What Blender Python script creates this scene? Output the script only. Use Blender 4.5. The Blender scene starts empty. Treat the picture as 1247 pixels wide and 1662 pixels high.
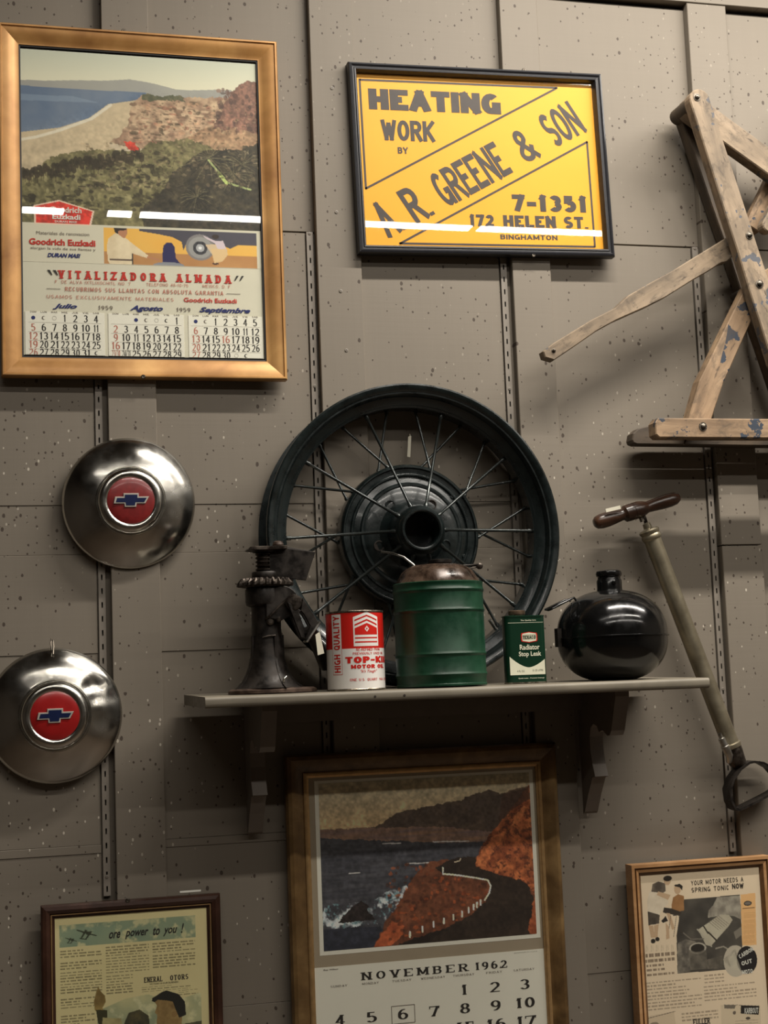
import bpy, bmesh, math, random
import numpy as np
from mathutils import Vector, Matrix

PI = math.pi
scene = bpy.context.scene
COL = scene.collection

# ------------------------------------------------------------------ camera
F_PX, CAM = 2489.955, (-0.6259369, -2.8398427, 1.6065748)
YAW, PITCH, ROLL = 0.259263924, 0.11591550, -0.0390282961
def camera_setup():
    cy, sy, cp, sp = math.cos(YAW), math.sin(YAW), math.cos(PITCH), math.sin(PITCH)
    f = Vector((sy*cp, cy*cp, sp)); r = Vector((cy, -sy, 0)); u = r.cross(f)
    c, s = math.cos(ROLL), math.sin(ROLL)
    R, U = c*r + s*u, -s*r + c*u
    cam = bpy.data.cameras.new('camera'); ob = bpy.data.objects.new('camera', cam)
    m = Matrix((( R.x, U.x, -f.x, CAM[0]), (R.y, U.y, -f.y, CAM[1]), (R.z, U.z, -f.z, CAM[2]), (0, 0, 0, 1)))
    ob.matrix_world = m
    cam.sensor_fit = 'VERTICAL'; cam.sensor_height = 36.0; cam.lens = F_PX/1662*36
    cam.clip_start = 0.05
    COL.objects.link(ob); scene.camera = ob
camera_setup()

# ------------------------------------------------------------------ world, lights, exposure
w = bpy.data.worlds.new('world'); scene.world = w; w.use_nodes = True
w.node_tree.nodes['Background'].inputs[0].default_value = (0.9, 0.85, 0.75, 1)
w.node_tree.nodes['Background'].inputs[1].default_value = 0.02
scene.view_settings.view_transform = 'Standard'
scene.view_settings.look = 'None'
scene.view_settings.exposure = 0.0
scene.view_settings.gamma = 1.0
scene.view_settings.use_curve_mapping = False
LAMP = (1.0, 0.94, 0.85)
def tube_light(name, x, y, z, length, width, power):
    l = bpy.data.lights.new(name, 'AREA'); l.shape = 'RECTANGLE'
    l.size = length; l.size_y = width; l.energy = power; l.color = LAMP
    o = bpy.data.objects.new(name, l); o.location = (x, y, z); COL.objects.link(o)
    return o
# fluorescent tubes under the ceiling, rows parallel to the wall
for xx, ln in ((-1.00, 1.44), (-.05, .10), (.765, 1.46), (2.26, 1.46), (3.75, 1.4)):
    tube_light('tube_light_row_far', xx, -3.50, 3.634, ln, .085, 10*ln)
for xx, e in ((-1.3, 5), (-.05, 19), (1.2, 24), (2.45, 22)):
    tube_light('tube_light_row_near', xx, -2.46, 3.90, 1.2, .06, e)
for xx, e in ((.72, 44), (1.95, 40)):
    tube_light('tube_light_row_wall', xx, -.78, 3.46, 1.15, .05, e)

# ------------------------------------------------------------------ helpers
def srgb(r, g, b):
    def f(c):
        c /= 255.0
        return c/12.92 if c <= .04045 else ((c+.055)/1.055)**2.4
    return (f(r), f(g), f(b), 1.0)

class MB:
    """collects geometry, builds one mesh object"""
    def __init__(s): s.v = []; s.f = []
    def add(s, vs, fs):
        n = len(s.v); s.v += [tuple(p) for p in vs]; s.f += [tuple(i+n for i in f) for f in fs]; return s
    def box(s, x0, x1, y0, y1, z0, z1):
        vs = [(x, y, z) for x in (x0, x1) for y in (y0, y1) for z in (z0, z1)]
        return s.add(vs, [(0,1,3,2), (4,6,7,5), (0,4,5,1), (2,3,7,6), (0,2,6,4), (1,5,7,3)])
    def bbox(s, x0, x1, y0, y1, z0, z1, b):
        """box with its front (low y) edges chamfered by b"""
        vs = [(x0,y1,z0),(x1,y1,z0),(x1,y1,z1),(x0,y1,z1),
              (x0,y0+b,z0),(x1,y0+b,z0),(x1,y0+b,z1),(x0,y0+b,z1),
              (x0+b,y0,z0+b),(x1-b,y0,z0+b),(x1-b,y0,z1-b),(x0+b,y0,z1-b)]
        fs = [(3,2,1,0)]
        for i in range(4):
            j = (i+1) % 4
            fs += [(i,j,4+j,4+i), (4+i,4+j,8+j,8+i)]
        fs.append((8,9,10,11))
        return s.add(vs, fs)
    def prism(s, poly, y0, y1, b=0.0):
        """polygon in x,z extruded from y0 (front) to y1, optional chamfer b on the front"""
        n = len(poly)
        area = sum(poly[i][0]*poly[(i+1)%n][1]-poly[(i+1)%n][0]*poly[i][1] for i in range(n))
        if area < 0: poly = poly[::-1]
        rings = []
        if b > 0:
            ins = []
            for i in range(n):
                p, q, r = Vector(poly[i-1]), Vector(poly[i]), Vector(poly[(i+1)%n])
                d1 = (q-p); d2 = (r-q)
                d1 = d1.normalized() if d1.length > 1e-9 else Vector((1,0)); d2 = d2.normalized() if d2.length > 1e-9 else d1
                nn = Vector((-d1.y-d2.y, d1.x+d2.x))
                nn = nn.normalized() if nn.length > 1e-6 else Vector((-d1.y, d1.x))
                k = max(.45, nn.dot(Vector((-d1.y, d1.x))))
                ins.append(q+nn*b/k)
            rings.append([(p[0], y0, p[1]) for p in ins]); rings.append([(p[0], y0+b, p[1]) for p in poly])
        else:
            rings.append([(p[0], y0, p[1]) for p in poly])
        rings.append([(p[0], y1, p[1]) for p in poly])
        vs = [p for r in rings for p in r]; fs = [tuple(range(n))]
        for k in range(len(rings)-1):
            for i in range(n):
                j = (i+1) % n
                fs.append((k*n+i, (k+1)*n+i, (k+1)*n+j, k*n+j))
        fs.append(tuple(reversed(range((len(rings)-1)*n, len(rings)*n))))
        return s.add(vs, fs)
    def lathe(s, prof, seg=48, axis='z', c=(0,0,0), cap=True, M=None):
        """prof: (radius, height along axis)"""
        vs, fs = [], []
        m = len(prof)
        for i in range(seg):
            a = 2*PI*i/seg
            for r, h in prof:
                if axis == 'z': p = (r*math.cos(a), r*math.sin(a), h)
                else: p = (r*math.cos(a), -h, r*math.sin(a))     # axis towards the viewer
                if M is not None: p = tuple(M @ Vector(p))
                vs.append((p[0]+c[0], p[1]+c[1], p[2]+c[2]))
        for i in range(seg):
            j = (i+1) % seg
            for k in range(m-1):
                fs.append((i*m+k, j*m+k, j*m+k+1, i*m+k+1))
        if cap:
            if prof[0][0] > 1e-6: fs.append(tuple(reversed([i*m for i in range(seg)])))
            if prof[-1][0] > 1e-6: fs.append(tuple(i*m+m-1 for i in range(seg)))
        return s.add(vs, fs)
    def tube(s, pts, r, seg=10, closed=False, caps=True):
        """pts 3-D path, r radius or list"""
        pts = [Vector(p) for p in pts]; n = len(pts)
        rs = r if isinstance(r, (list, tuple)) else [r]*n
        vs, fs = [], []
        up = None
        for i in range(n):
            if closed: d = pts[(i+1)%n]-pts[i-1]
            else: d = pts[min(i+1, n-1)]-pts[max(i-1, 0)]
            d.normalize()
            if up is None:
                up = Vector((0,0,1)) if abs(d.z) < .9 else Vector((1,0,0))
            a = d.cross(up).normalized(); b = a.cross(d).normalized(); up = b
            for k in range(seg):
                t = 2*PI*k/seg
                vs.append(pts[i]+(a*math.cos(t)+b*math.sin(t))*rs[i])
        for i in range(n if closed else n-1):
            j = (i+1) % n
            for k in range(seg):
                l = (k+1) % seg
                fs.append((i*seg+k, i*seg+l, j*seg+l, j*seg+k))
        if caps and not closed:
            fs.append(tuple(range(seg))); fs.append(tuple(reversed(range((n-1)*seg, n*seg))))
        return s.add(vs, fs)
    def sweep(s, pts, sec, closed=True, yc=0):
        """path in x,z; section (n, y) offsets: n outward normal in plane"""
        n = len(pts); m = len(sec); vs, fs = [], []
        P = [Vector(p) for p in pts]
        for i in range(n):
            if closed: d = P[(i+1)%n]-P[i-1]
            else: d = P[min(i+1,n-1)]-P[max(i-1,0)]
            d.normalize(); nx, nz = -d.y, d.x
            for a, b in sec: vs.append((P[i].x+nx*a, yc+b, P[i].y+nz*a))
        for i in range(n if closed else n-1):
            j = (i+1) % n
            for k in range(m):
                l = (k+1) % m
                fs.append((i*m+k, i*m+l, j*m+l, j*m+k))
        return s.add(vs, fs)
    def build(s, name, m, parent=None, smooth=None, loc=(0,0,0)):
        me = bpy.data.meshes.new(name); me.from_pydata(s.v, [], s.f); me.update()
        me.materials.append(m)
        o = bpy.data.objects.new(name, me); COL.objects.link(o); o.location = loc
        if parent is not None: o.parent = parent
        bm = bmesh.new(); bm.from_mesh(me)
        bmesh.ops.recalc_face_normals(bm, faces=bm.faces)
        if smooth:
            bmesh.ops.remove_doubles(bm, verts=bm.verts, dist=1e-6)
            for f in bm.faces: f.smooth = True
            for e in bm.edges:
                if len(e.link_faces) == 2 and e.calc_face_angle(0) > math.radians(smooth): e.smooth = False
        bm.to_mesh(me); bm.free()
        return o

def tag(o, label=None, cat=None, group=None, kind=None):
    if label: o['label'] = label
    if cat: o['category'] = cat
    if group: o['group'] = group
    if kind: o['kind'] = kind
    return o
def empty(name, loc=(0,0,0), rot=(0,0,0)):
    o = bpy.data.objects.new(name, None); COL.objects.link(o); o.location = loc; o.rotation_euler = rot
    o.empty_display_size = .02
    return o

# ------------------------------------------------------------------ materials
class NT:
    def __init__(s, name):
        s.m = bpy.data.materials.new(name); s.m.use_nodes = True
        s.t = s.m.node_tree; s.b = s.t.nodes['Principled BSDF']; s.o = s.t.nodes['Material Output']
    def n(s, typ, **kw):
        nd = s.t.nodes.new(typ)
        for k, v in kw.items():
            if k.startswith('_'): setattr(nd, k[1:], v)
            else: nd.inputs[k].default_value = v
        return nd
    def l(s, a, b): s.t.links.new(a, b)
    def ramp(s, src, stops, interp='LINEAR'):
        r = s.t.nodes.new('ShaderNodeValToRGB'); r.color_ramp.interpolation = interp
        el = r.color_ramp.elements
        while len(el) > 1: el.remove(el[0])
        el[0].position = stops[0][0]; el[0].color = stops[0][1] if isinstance(stops[0][1], tuple) else (stops[0][1],)*3+(1,)
        for p, c in stops[1:]:
            e = el.new(p); e.color = c if isinstance(c, tuple) else (c, c, c, 1)
        s.l(src, r.inputs[0]); return r.outputs[0]
    def mix(s, fac, a, b):
        m = s.t.nodes.new('ShaderNodeMix'); m.data_type = 'RGBA'
        for i, v in ((0, fac), (6, a), (7, b)):
            if isinstance(v, (int, float)): m.inputs[i].default_value = v
            elif isinstance(v, tuple): m.inputs[i].default_value = v
            else: s.l(v, m.inputs[i])
        return m.outputs[2]
    def math(s, op, a, b=0.0):
        m = s.t.nodes.new('ShaderNodeMath'); m.operation = op
        for i, v in ((0, a), (1, b)):
            if isinstance(v, (int, float)): m.inputs[i].default_value = v
            else: s.l(v, m.inputs[i])
        return m.outputs[0]
    def coords(s, kind='Object', scale=(1,1,1)):
        if kind == 'World': src = s.t.nodes.new('ShaderNodeNewGeometry').outputs['Position']
        else: src = s.t.nodes.new('ShaderNodeTexCoord').outputs[kind]
        mp = s.t.nodes.new('ShaderNodeMapping'); mp.inputs['Scale'].default_value = scale
        s.l(src, mp.inputs['Vector']); return mp.outputs[0]
    def noise(s, vec, scale, detail=4, rough=.55, dist=0):
        nd = s.n('ShaderNodeTexNoise', Scale=scale, Detail=detail, Roughness=rough, Distortion=dist)
        s.l(vec, nd.inputs['Vector']); return nd.outputs['Fac']
    def bump(s, h, strength=.3, dist=.001, prev=None):
        b = s.n('ShaderNodeBump', Strength=strength, Distance=dist); s.l(h, b.inputs['Height'])
        if prev is not None: s.l(prev, b.inputs['Normal'])
        return b.outputs[0]
    def set(s, **kw):
        for k, v in kw.items():
            k = k.replace('_', ' ')
            if hasattr(v, 'is_linked') or hasattr(v, 'links'): s.l(v, s.b.inputs[k])
            else: s.b.inputs[k].default_value = v
        return s

def simple(name, col, rough=.5, metal=0.0, var=.12, nscale=40, bump=0.0, coat=0.0, scale=(1,1,1)):
    t = NT(name); v = t.coords('Object', scale); nz = t.noise(v, nscale)
    dark = tuple(c*(1-var) for c in col[:3])+(1,); light = tuple(min(1, c*(1+var)) for c in col[:3])+(1,)
    t.set(Base_Color=t.ramp(nz, [(.3, dark), (.7, light)]), Roughness=rough, Metallic=metal)
    if coat: t.set(Coat_Weight=coat, Coat_Roughness=.1)
    if bump: t.set(Normal=t.bump(nz, bump))
    return t.m

def wall_paint():
    t = NT('taupe_wall_paint'); P = t.coords('World')
    flat = t.coords('World', (1, 0, 1))
    big = t.noise(P, 2.5, 3); streak = t.noise(t.coords('World', (60, 1, 3)), 1.0, 5, .6)
    hbr = t.noise(t.coords('World', (2, 1, 140)), 1.0, 3, .6)
    base = t.mix(big, srgb(117, 109, 97), srgb(127, 118, 106))
    base = t.mix(t.math('MULTIPLY', streak, .35), base, srgb(108, 100, 89))
    base = t.mix(t.math('MULTIPLY', hbr, .25), base, srgb(131, 122, 110))
    dist_n = t.noise(flat, 90, 2)
    # worm holes and nail holes: small dark pits with ragged outline
    def spots(scl, rad, dens, stretch, off):
        mp = t.t.nodes.new('ShaderNodeMapping'); mp.inputs['Scale'].default_value = (1, 0, stretch)
        mp.inputs['Location'].default_value = off
        t.l(P, mp.inputs['Vector'])
        sx = t.t.nodes.new('ShaderNodeSeparateXYZ'); cb = t.t.nodes.new('ShaderNodeCombineXYZ'); t.l(mp.outputs[0], sx.inputs[0])
        t.l(sx.outputs[0], cb.inputs[0]); t.l(sx.outputs[2], cb.inputs[1])
        vo = t.n('ShaderNodeTexVoronoi', Scale=scl, Randomness=1.0, _voronoi_dimensions='2D'); t.l(cb.outputs[0], vo.inputs['Vector'])
        sep = t.t.nodes.new('ShaderNodeSeparateColor'); t.l(vo.outputs['Color'], sep.inputs[0])
        d = t.math('ADD', vo.outputs['Distance'], t.math('MULTIPLY', t.math('SUBTRACT', dist_n, .5), rad*1.6))
        szr = t.math('MULTIPLY', t.math('ADD', sep.outputs[2], .45), rad)
        inside = t.math('LESS_THAN', d, szr)
        dn = t.math('MULTIPLY', t.noise(flat, 5.0, 2), dens*2.4)
        pick = t.math('LESS_THAN', sep.outputs[0], t.math('MULTIPLY', dn, t.ramp(t.noise(flat, 3.2, 2), [(.36, .25), (.60, 1.1)])))
        return t.math('MULTIPLY', inside, pick)
    pits = spots(34, .070, .26, .70, (0, 0, 0))
    pits2 = spots(60, .085, .34, .85, (3.1, 0, 1.7))
    allp = t.math('MAXIMUM', pits, pits2)
    chips = spots(52, .070, .26, .62, (7.7, 0, 5.2))
    low = t.ramp(t.math('MULTIPLY', t.noise(flat, 3.0, 2), 1.0), [(.40, 0.0), (.58, 1.0)])
    pz = t.t.nodes.new('ShaderNodeSeparateXYZ'); t.l(P, pz.inputs[0])
    chips = t.math('MULTIPLY', chips, t.math('MULTIPLY', low, t.ramp(t.math('MULTIPLY', pz.outputs[2], .25), [(.50, 1.0), (.60, .22)])))
    col = t.mix(t.math('MULTIPLY', allp, .85), base, srgb(58, 46, 38))
    col = t.mix(t.math('MULTIPLY', chips, .75), col, srgb(205, 196, 180))
    h = t.math('SUBTRACT', t.math('MULTIPLY', streak, .25), allp)
    h = t.math('ADD', h, t.math('MULTIPLY', hbr, .12))
    t.set(Base_Color=col, Roughness=.60, Normal=t.bump(h, .6, .0016))
    t.b.inputs['Specular IOR Level'].default_value = .35
    return t.m

def wood(name, c1, c2, c3, rough=.6, grain=(4, 60, 60), bump=.35, paint=None, pscale=14, pth=.62, metal=0, dirt=0):
    t = NT(name); v = t.coords('Object', grain)
    g = t.noise(v, 1.0, 6, .62, .4); big = t.noise(t.coords('Object'), 9, 3)
    col = t.ramp(g, [(.28, c1), (.5, c2), (.72, c3)])
    col = t.mix(t.ramp(big, [(.40, .0), (.62, .55)]), col, c1)
    if paint:
        pn = t.noise(t.coords('Object'), pscale, 5, .6)
        loc = t.noise(t.coords('Object', (1, .2, 1)), 3.3, 1)
        msk = t.math('MULTIPLY', t.math('GREATER_THAN', pn, pth), t.math('GREATER_THAN', loc, .50))
        col = t.mix(msk, col, paint)
    if dirt:
        dn = t.noise(t.coords('Object', (1, 1, 1.6)), 24, 6, .7, .5); d2 = t.noise(t.coords('Object', (.6, 2.4, 2.4)), 46, 3, .6)
        col = t.mix(t.math('MULTIPLY', t.ramp(dn, [(.50, 0.0), (.66, 1.0)]), dirt), col, srgb(70, 60, 50))
        col = t.mix(t.math('MULTIPLY', t.ramp(d2, [(.62, 0.0), (.70, 1.0)]), dirt), col, srgb(48, 38, 30))
    t.set(Base_Color=col, Roughness=rough, Metallic=metal, Normal=t.bump(g, bump))
    return t.m

def metal_mat(name, c1, c2, rough=(.25, .5), nscale=30, metal=1.0, bump=.1, thr=(.4, .6)):
    t = NT(name); nz = t.noise(t.coords('Object'), nscale, 5, .6)
    t.set(Base_Color=t.ramp(nz, [(thr[0], c1), (thr[1], c2)]), Metallic=metal,
          Roughness=t.ramp(nz, [(thr[0], rough[0]), (thr[1], rough[1])]), Normal=t.bump(nz, bump))
    return t.m

def glass_mat():
    t = NT('picture_glass'); t.t.nodes.remove(t.b)
    tr = t.n('ShaderNodeBsdfTransparent'); gl = t.n('ShaderNodeBsdfGlossy', Roughness=.012)
    tr.inputs[0].default_value = (.97, .975, .965, 1)
    nz = t.noise(t.coords('Object'), 5, 1); b = t.bump(nz, .02, .001); t.l(b, gl.inputs['Normal'])
    # Schlick reflectance, the same from both sides of the pane
    ge = t.t.nodes.new('ShaderNodeNewGeometry'); dp = t.t.nodes.new('ShaderNodeVectorMath'); dp.operation = 'DOT_PRODUCT'
    t.l(ge.outputs['Incoming'], dp.inputs[0]); t.l(ge.outputs['Normal'], dp.inputs[1])
    c1 = t.math('SUBTRACT', 1.0, t.math('ABSOLUTE', dp.outputs['Value']))
    fr = t.math('ADD', t.math('MULTIPLY', t.math('POWER', c1, 5.0), .95), .042)
    mx = t.t.nodes.new('ShaderNodeMixShader')
    t.l(fr, mx.inputs[0]); t.l(tr.outputs[0], mx.inputs[1]); t.l(gl.outputs[0], mx.inputs[2])
    t.l(mx.outputs[0], t.o.inputs[0]); return t.m

def vcol_mat(name='printed_paper', rough=.55):
    t = NT(name); a = t.t.nodes.new('ShaderNodeVertexColor'); a.layer_name = 'Col'
    t.set(Base_Color=a.outputs[0], Roughness=rough); return t.m

M = {}
M['wall'] = wall_paint()
M['cavity'] = simple('dark_wall_cavity', srgb(40, 33, 28), .9)
M['steel_paint'] = simple('painted_steel', srgb(128, 120, 110), .5, 0, .08, 60, .1)
M['gold'] = wood('gold_leaf_wood', srgb(136, 92, 46), srgb(184, 136, 78), srgb(206, 160, 100), .40, (6, 14, 6), .10)
M['gold'].node_tree.nodes['Principled BSDF'].inputs['Metallic'].default_value = .30
M['black_frame'] = simple('black_painted_wood', srgb(32, 32, 36), .34, 0, .2, 80, .05)
M['black'] = simple('black_slip', srgb(22, 18, 18), .5)
M['bronze_frame'] = wood('bronze_stained_wood', srgb(66, 48, 28), srgb(122, 94, 58), srgb(160, 130, 86), .34, (10, 16, 10), .12)
M['fillet'] = simple('gilt_fillet', srgb(196, 160, 112), .3, .6, .15, 60)
M['dark_frame'] = wood('dark_walnut_frame', srgb(42, 26, 20), srgb(66, 42, 32), srgb(92, 62, 48), .3, (10, 20, 10), .08)
M['tan_frame'] = wood('tan_wood_frame', srgb(150, 108, 68), srgb(186, 142, 98), srgb(204, 164, 120), .4, (8, 8, 30), .08)
M['brown_frame'] = simple('brown_frame_groove', srgb(96, 66, 38), .4, 0, .2, 50)
M['glass'] = glass_mat()
M['print'] = vcol_mat()
M['paper_grey'] = simple('calendar_paper', srgb(232, 226, 206), .6, 0, .03, 20)
M['paper_white'] = simple('white_date_paper', srgb(253, 248, 234), .6, 0, .01, 20)
M['paper_mat'] = simple('taupe_mat_board', srgb(176, 160, 138), .7, 0, .03, 20)
M['yellow'] = simple('yellow_card', srgb(250, 176, 36), .5, 0, .02, 10)
M['sign_ink'] = simple('sign_ink_glare_grey', srgb(72, 62, 60), .55)  # black ink lifted to grey, the glass reflection painted into its colour
M['ink'] = simple('black_ink', srgb(48, 44, 42), .6)
M['grey_ink'] = simple('grey_ink', srgb(120, 108, 100), .6)
M['red_ink'] = simple('red_ink', srgb(205, 50, 38), .6)
M['pale_red_ink'] = simple('pale_red_ink', srgb(200, 128, 112), .6)
M['blue_ink'] = simple('blue_ink', srgb(34, 44, 110), .6)
M['white_ink'] = simple('white_ink', srgb(235, 232, 222), .6)
M['steel'] = metal_mat('plain_steel', srgb(150, 148, 142), srgb(185, 182, 175), (.25, .4))
M['screw'] = metal_mat('zinc_screw', srgb(84, 78, 70), srgb(124, 116, 106), (.3, .5), 200)
M['shelf'] = wood('weathered_grey_shelf_paint', srgb(98, 91, 78), srgb(122, 114, 100), srgb(136, 128, 112), .55, (3, 30, 60), .4)
M['bracket'] = simple('taupe_bracket_paint', srgb(112, 103, 94), .55, 0, .08, 30, .15)

# ------------------------------------------------------------------ room shell
def struct(o): o['kind'] = 'structure'; return o
shell = simple('dim_room_paint', srgb(112, 104, 94), .8)
struct(MB().box(-3.2, 4.2, -7.2, .12, -.1, 0).build('floor', simple('brown_floor', srgb(74, 62, 50), .6)))
struct(MB().box(-3.2, 4.2, -7.2, .12, 4.20, 4.30).build('ceiling', shell))
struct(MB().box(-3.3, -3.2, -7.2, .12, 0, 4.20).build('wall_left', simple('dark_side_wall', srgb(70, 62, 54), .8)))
struct(MB().box(4.2, 4.3, -7.2, .12, 0, 4.20).build('wall_right', shell))
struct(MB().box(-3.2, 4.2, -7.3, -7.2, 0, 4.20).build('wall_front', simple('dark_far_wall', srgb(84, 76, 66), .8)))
wall = struct(MB().box(-3.2, 4.2, .022, .12, 0, 4.20).build('wall_back', M['cavity']))

STD = [-.8190, -.4117, -.0008, .3956, .8195, 1.2270]
BL = [-.8010, -.3955, .0105, .4105, .8315, 1.2400]
BR = [-.7120, -.3065, .0985, .4920, .9215, 1.3290]
TOPZ = 3.022
rnd = random.Random(4)
# upper panels
edges_up = [(-3.2, BL[0])]+[(BR[i], BL[i+1]) for i in range(5)]+[(BR[5], 4.2)]
for x0, x1 in edges_up:
    MB().bbox(x0-.002, x1, .008, .022, 2.5020, TOPZ, .0008).build('panel', M['wall'], wall)
# lower boards
edges_lo = [(-3.2, STD[0]-.0088)]+[(BR[i], STD[i+1]-.0088) for i in range(5)]+[(BR[5], 4.2)]
joints = [[2.02, 1.7], [1.966, 1.875, 1.694, 1.352, 1.337], [1.9665, 1.876, 1.694, 1.354, 1.3395], [1.968, 1.877, 1.355], [], [], [1.9]]
for k, (x0, x1) in enumerate(edges_lo):
    zs = [2.4975]+joints[k]+[1.05, .5, 0.0]
    prev = .004
    for a, b in zip(zs[:-1], zs[1:]):
        fy = .0045 if prev < .004 else .0030
        prev = fy
        MB().bbox(x0-.002 if k else x0, x1, fy, .022, b+.0002, a, .0007).build('board', M['wall'], wall)
# battens
bj = [[], [], [], [], [1.872], []]
for k in range(6):
    zs = [3.029]+bj[k]+[0.0]
    for i, (a, b) in enumerate(zip(zs[:-1], zs[1:])):
        MB().bbox(BL[k], BR[k], -.011-.0012*(i % 2), .022, b+(.0022 if i < len(zs)-2 else 0), a, .0012).build('batten', M['wall'], wall)
MB().bbox(-3.2, 4.2, -.013, .022, 3.0305, 3.32, .001).build('ledge_board', M['wall'], wall)
MB().bbox(-3.2, 4.2, -.011, .022, 3.322, 4.20, .001).build('ledge_board', M['wall'], wall)
# slotted steel shelf standards
def standard_mesh():
    m = MB(); hw, sw = .0063, .0014; top, bot = 2.4995, 1.262
    m.box(-hw, -sw, 0, .0012, bot, top); m.box(sw, hw, 0, .0012, bot, top)
    z = top
    for i in range(48):
        zc = 2.5-.0254*(i+1.27)
        if zc-.0052 < bot: break
        m.box(-sw, sw, 0, .0012, zc+.0052, z); z = zc-.0052
    m.box(-sw, sw, 0, .0012, bot, z)
    m.box(-hw, -hw+.0012, .0012, .02, bot, top); m.box(hw-.0012, hw, .0012, .02, bot, top)
    return m
for k, x in enumerate(STD):
    MB().box(x-.0092, BL[k]+.002, .0095, .022, 0, 2.4985).build('gap_filler_strip', M['wall'], wall)  # added filler strip, put in to lighten the black gap beside each standard
std0 = None
for k, x in enumerate(STD):
    if std0 is None:
        std0 = standard_mesh().build('slotted_standard', M['steel_paint'], wall, loc=(x, 0, 0)); o = std0
    else:
        o = std0.copy(); COL.objects.link(o); o.location = (x, 0, 0)
    for zz in (2.4925, 2.190, 1.885, 1.580, 1.292):
        MB().lathe([(.0032, 0), (.0030, .0010), (.0012, .0014), (.001, .0006), (0, .0006)], 12, 'y', (0, 0, zz+.004)).build('screw', M['steel_paint'], o, 40)
for x, z in [(.052, 2.538), (.062, 2.263), (.4560, 2.5), (-.33, 2.39), (.055, 2.38), (.052, 2.79)]:
    MB().lathe([(.0035, 0), (.0032, .0012), (.0014, .0016), (.0012, .0008), (0, .0008)], 14, 'y', (x, -.011, z)).build('screw', M['steel_paint'], wall, 40)

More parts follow.
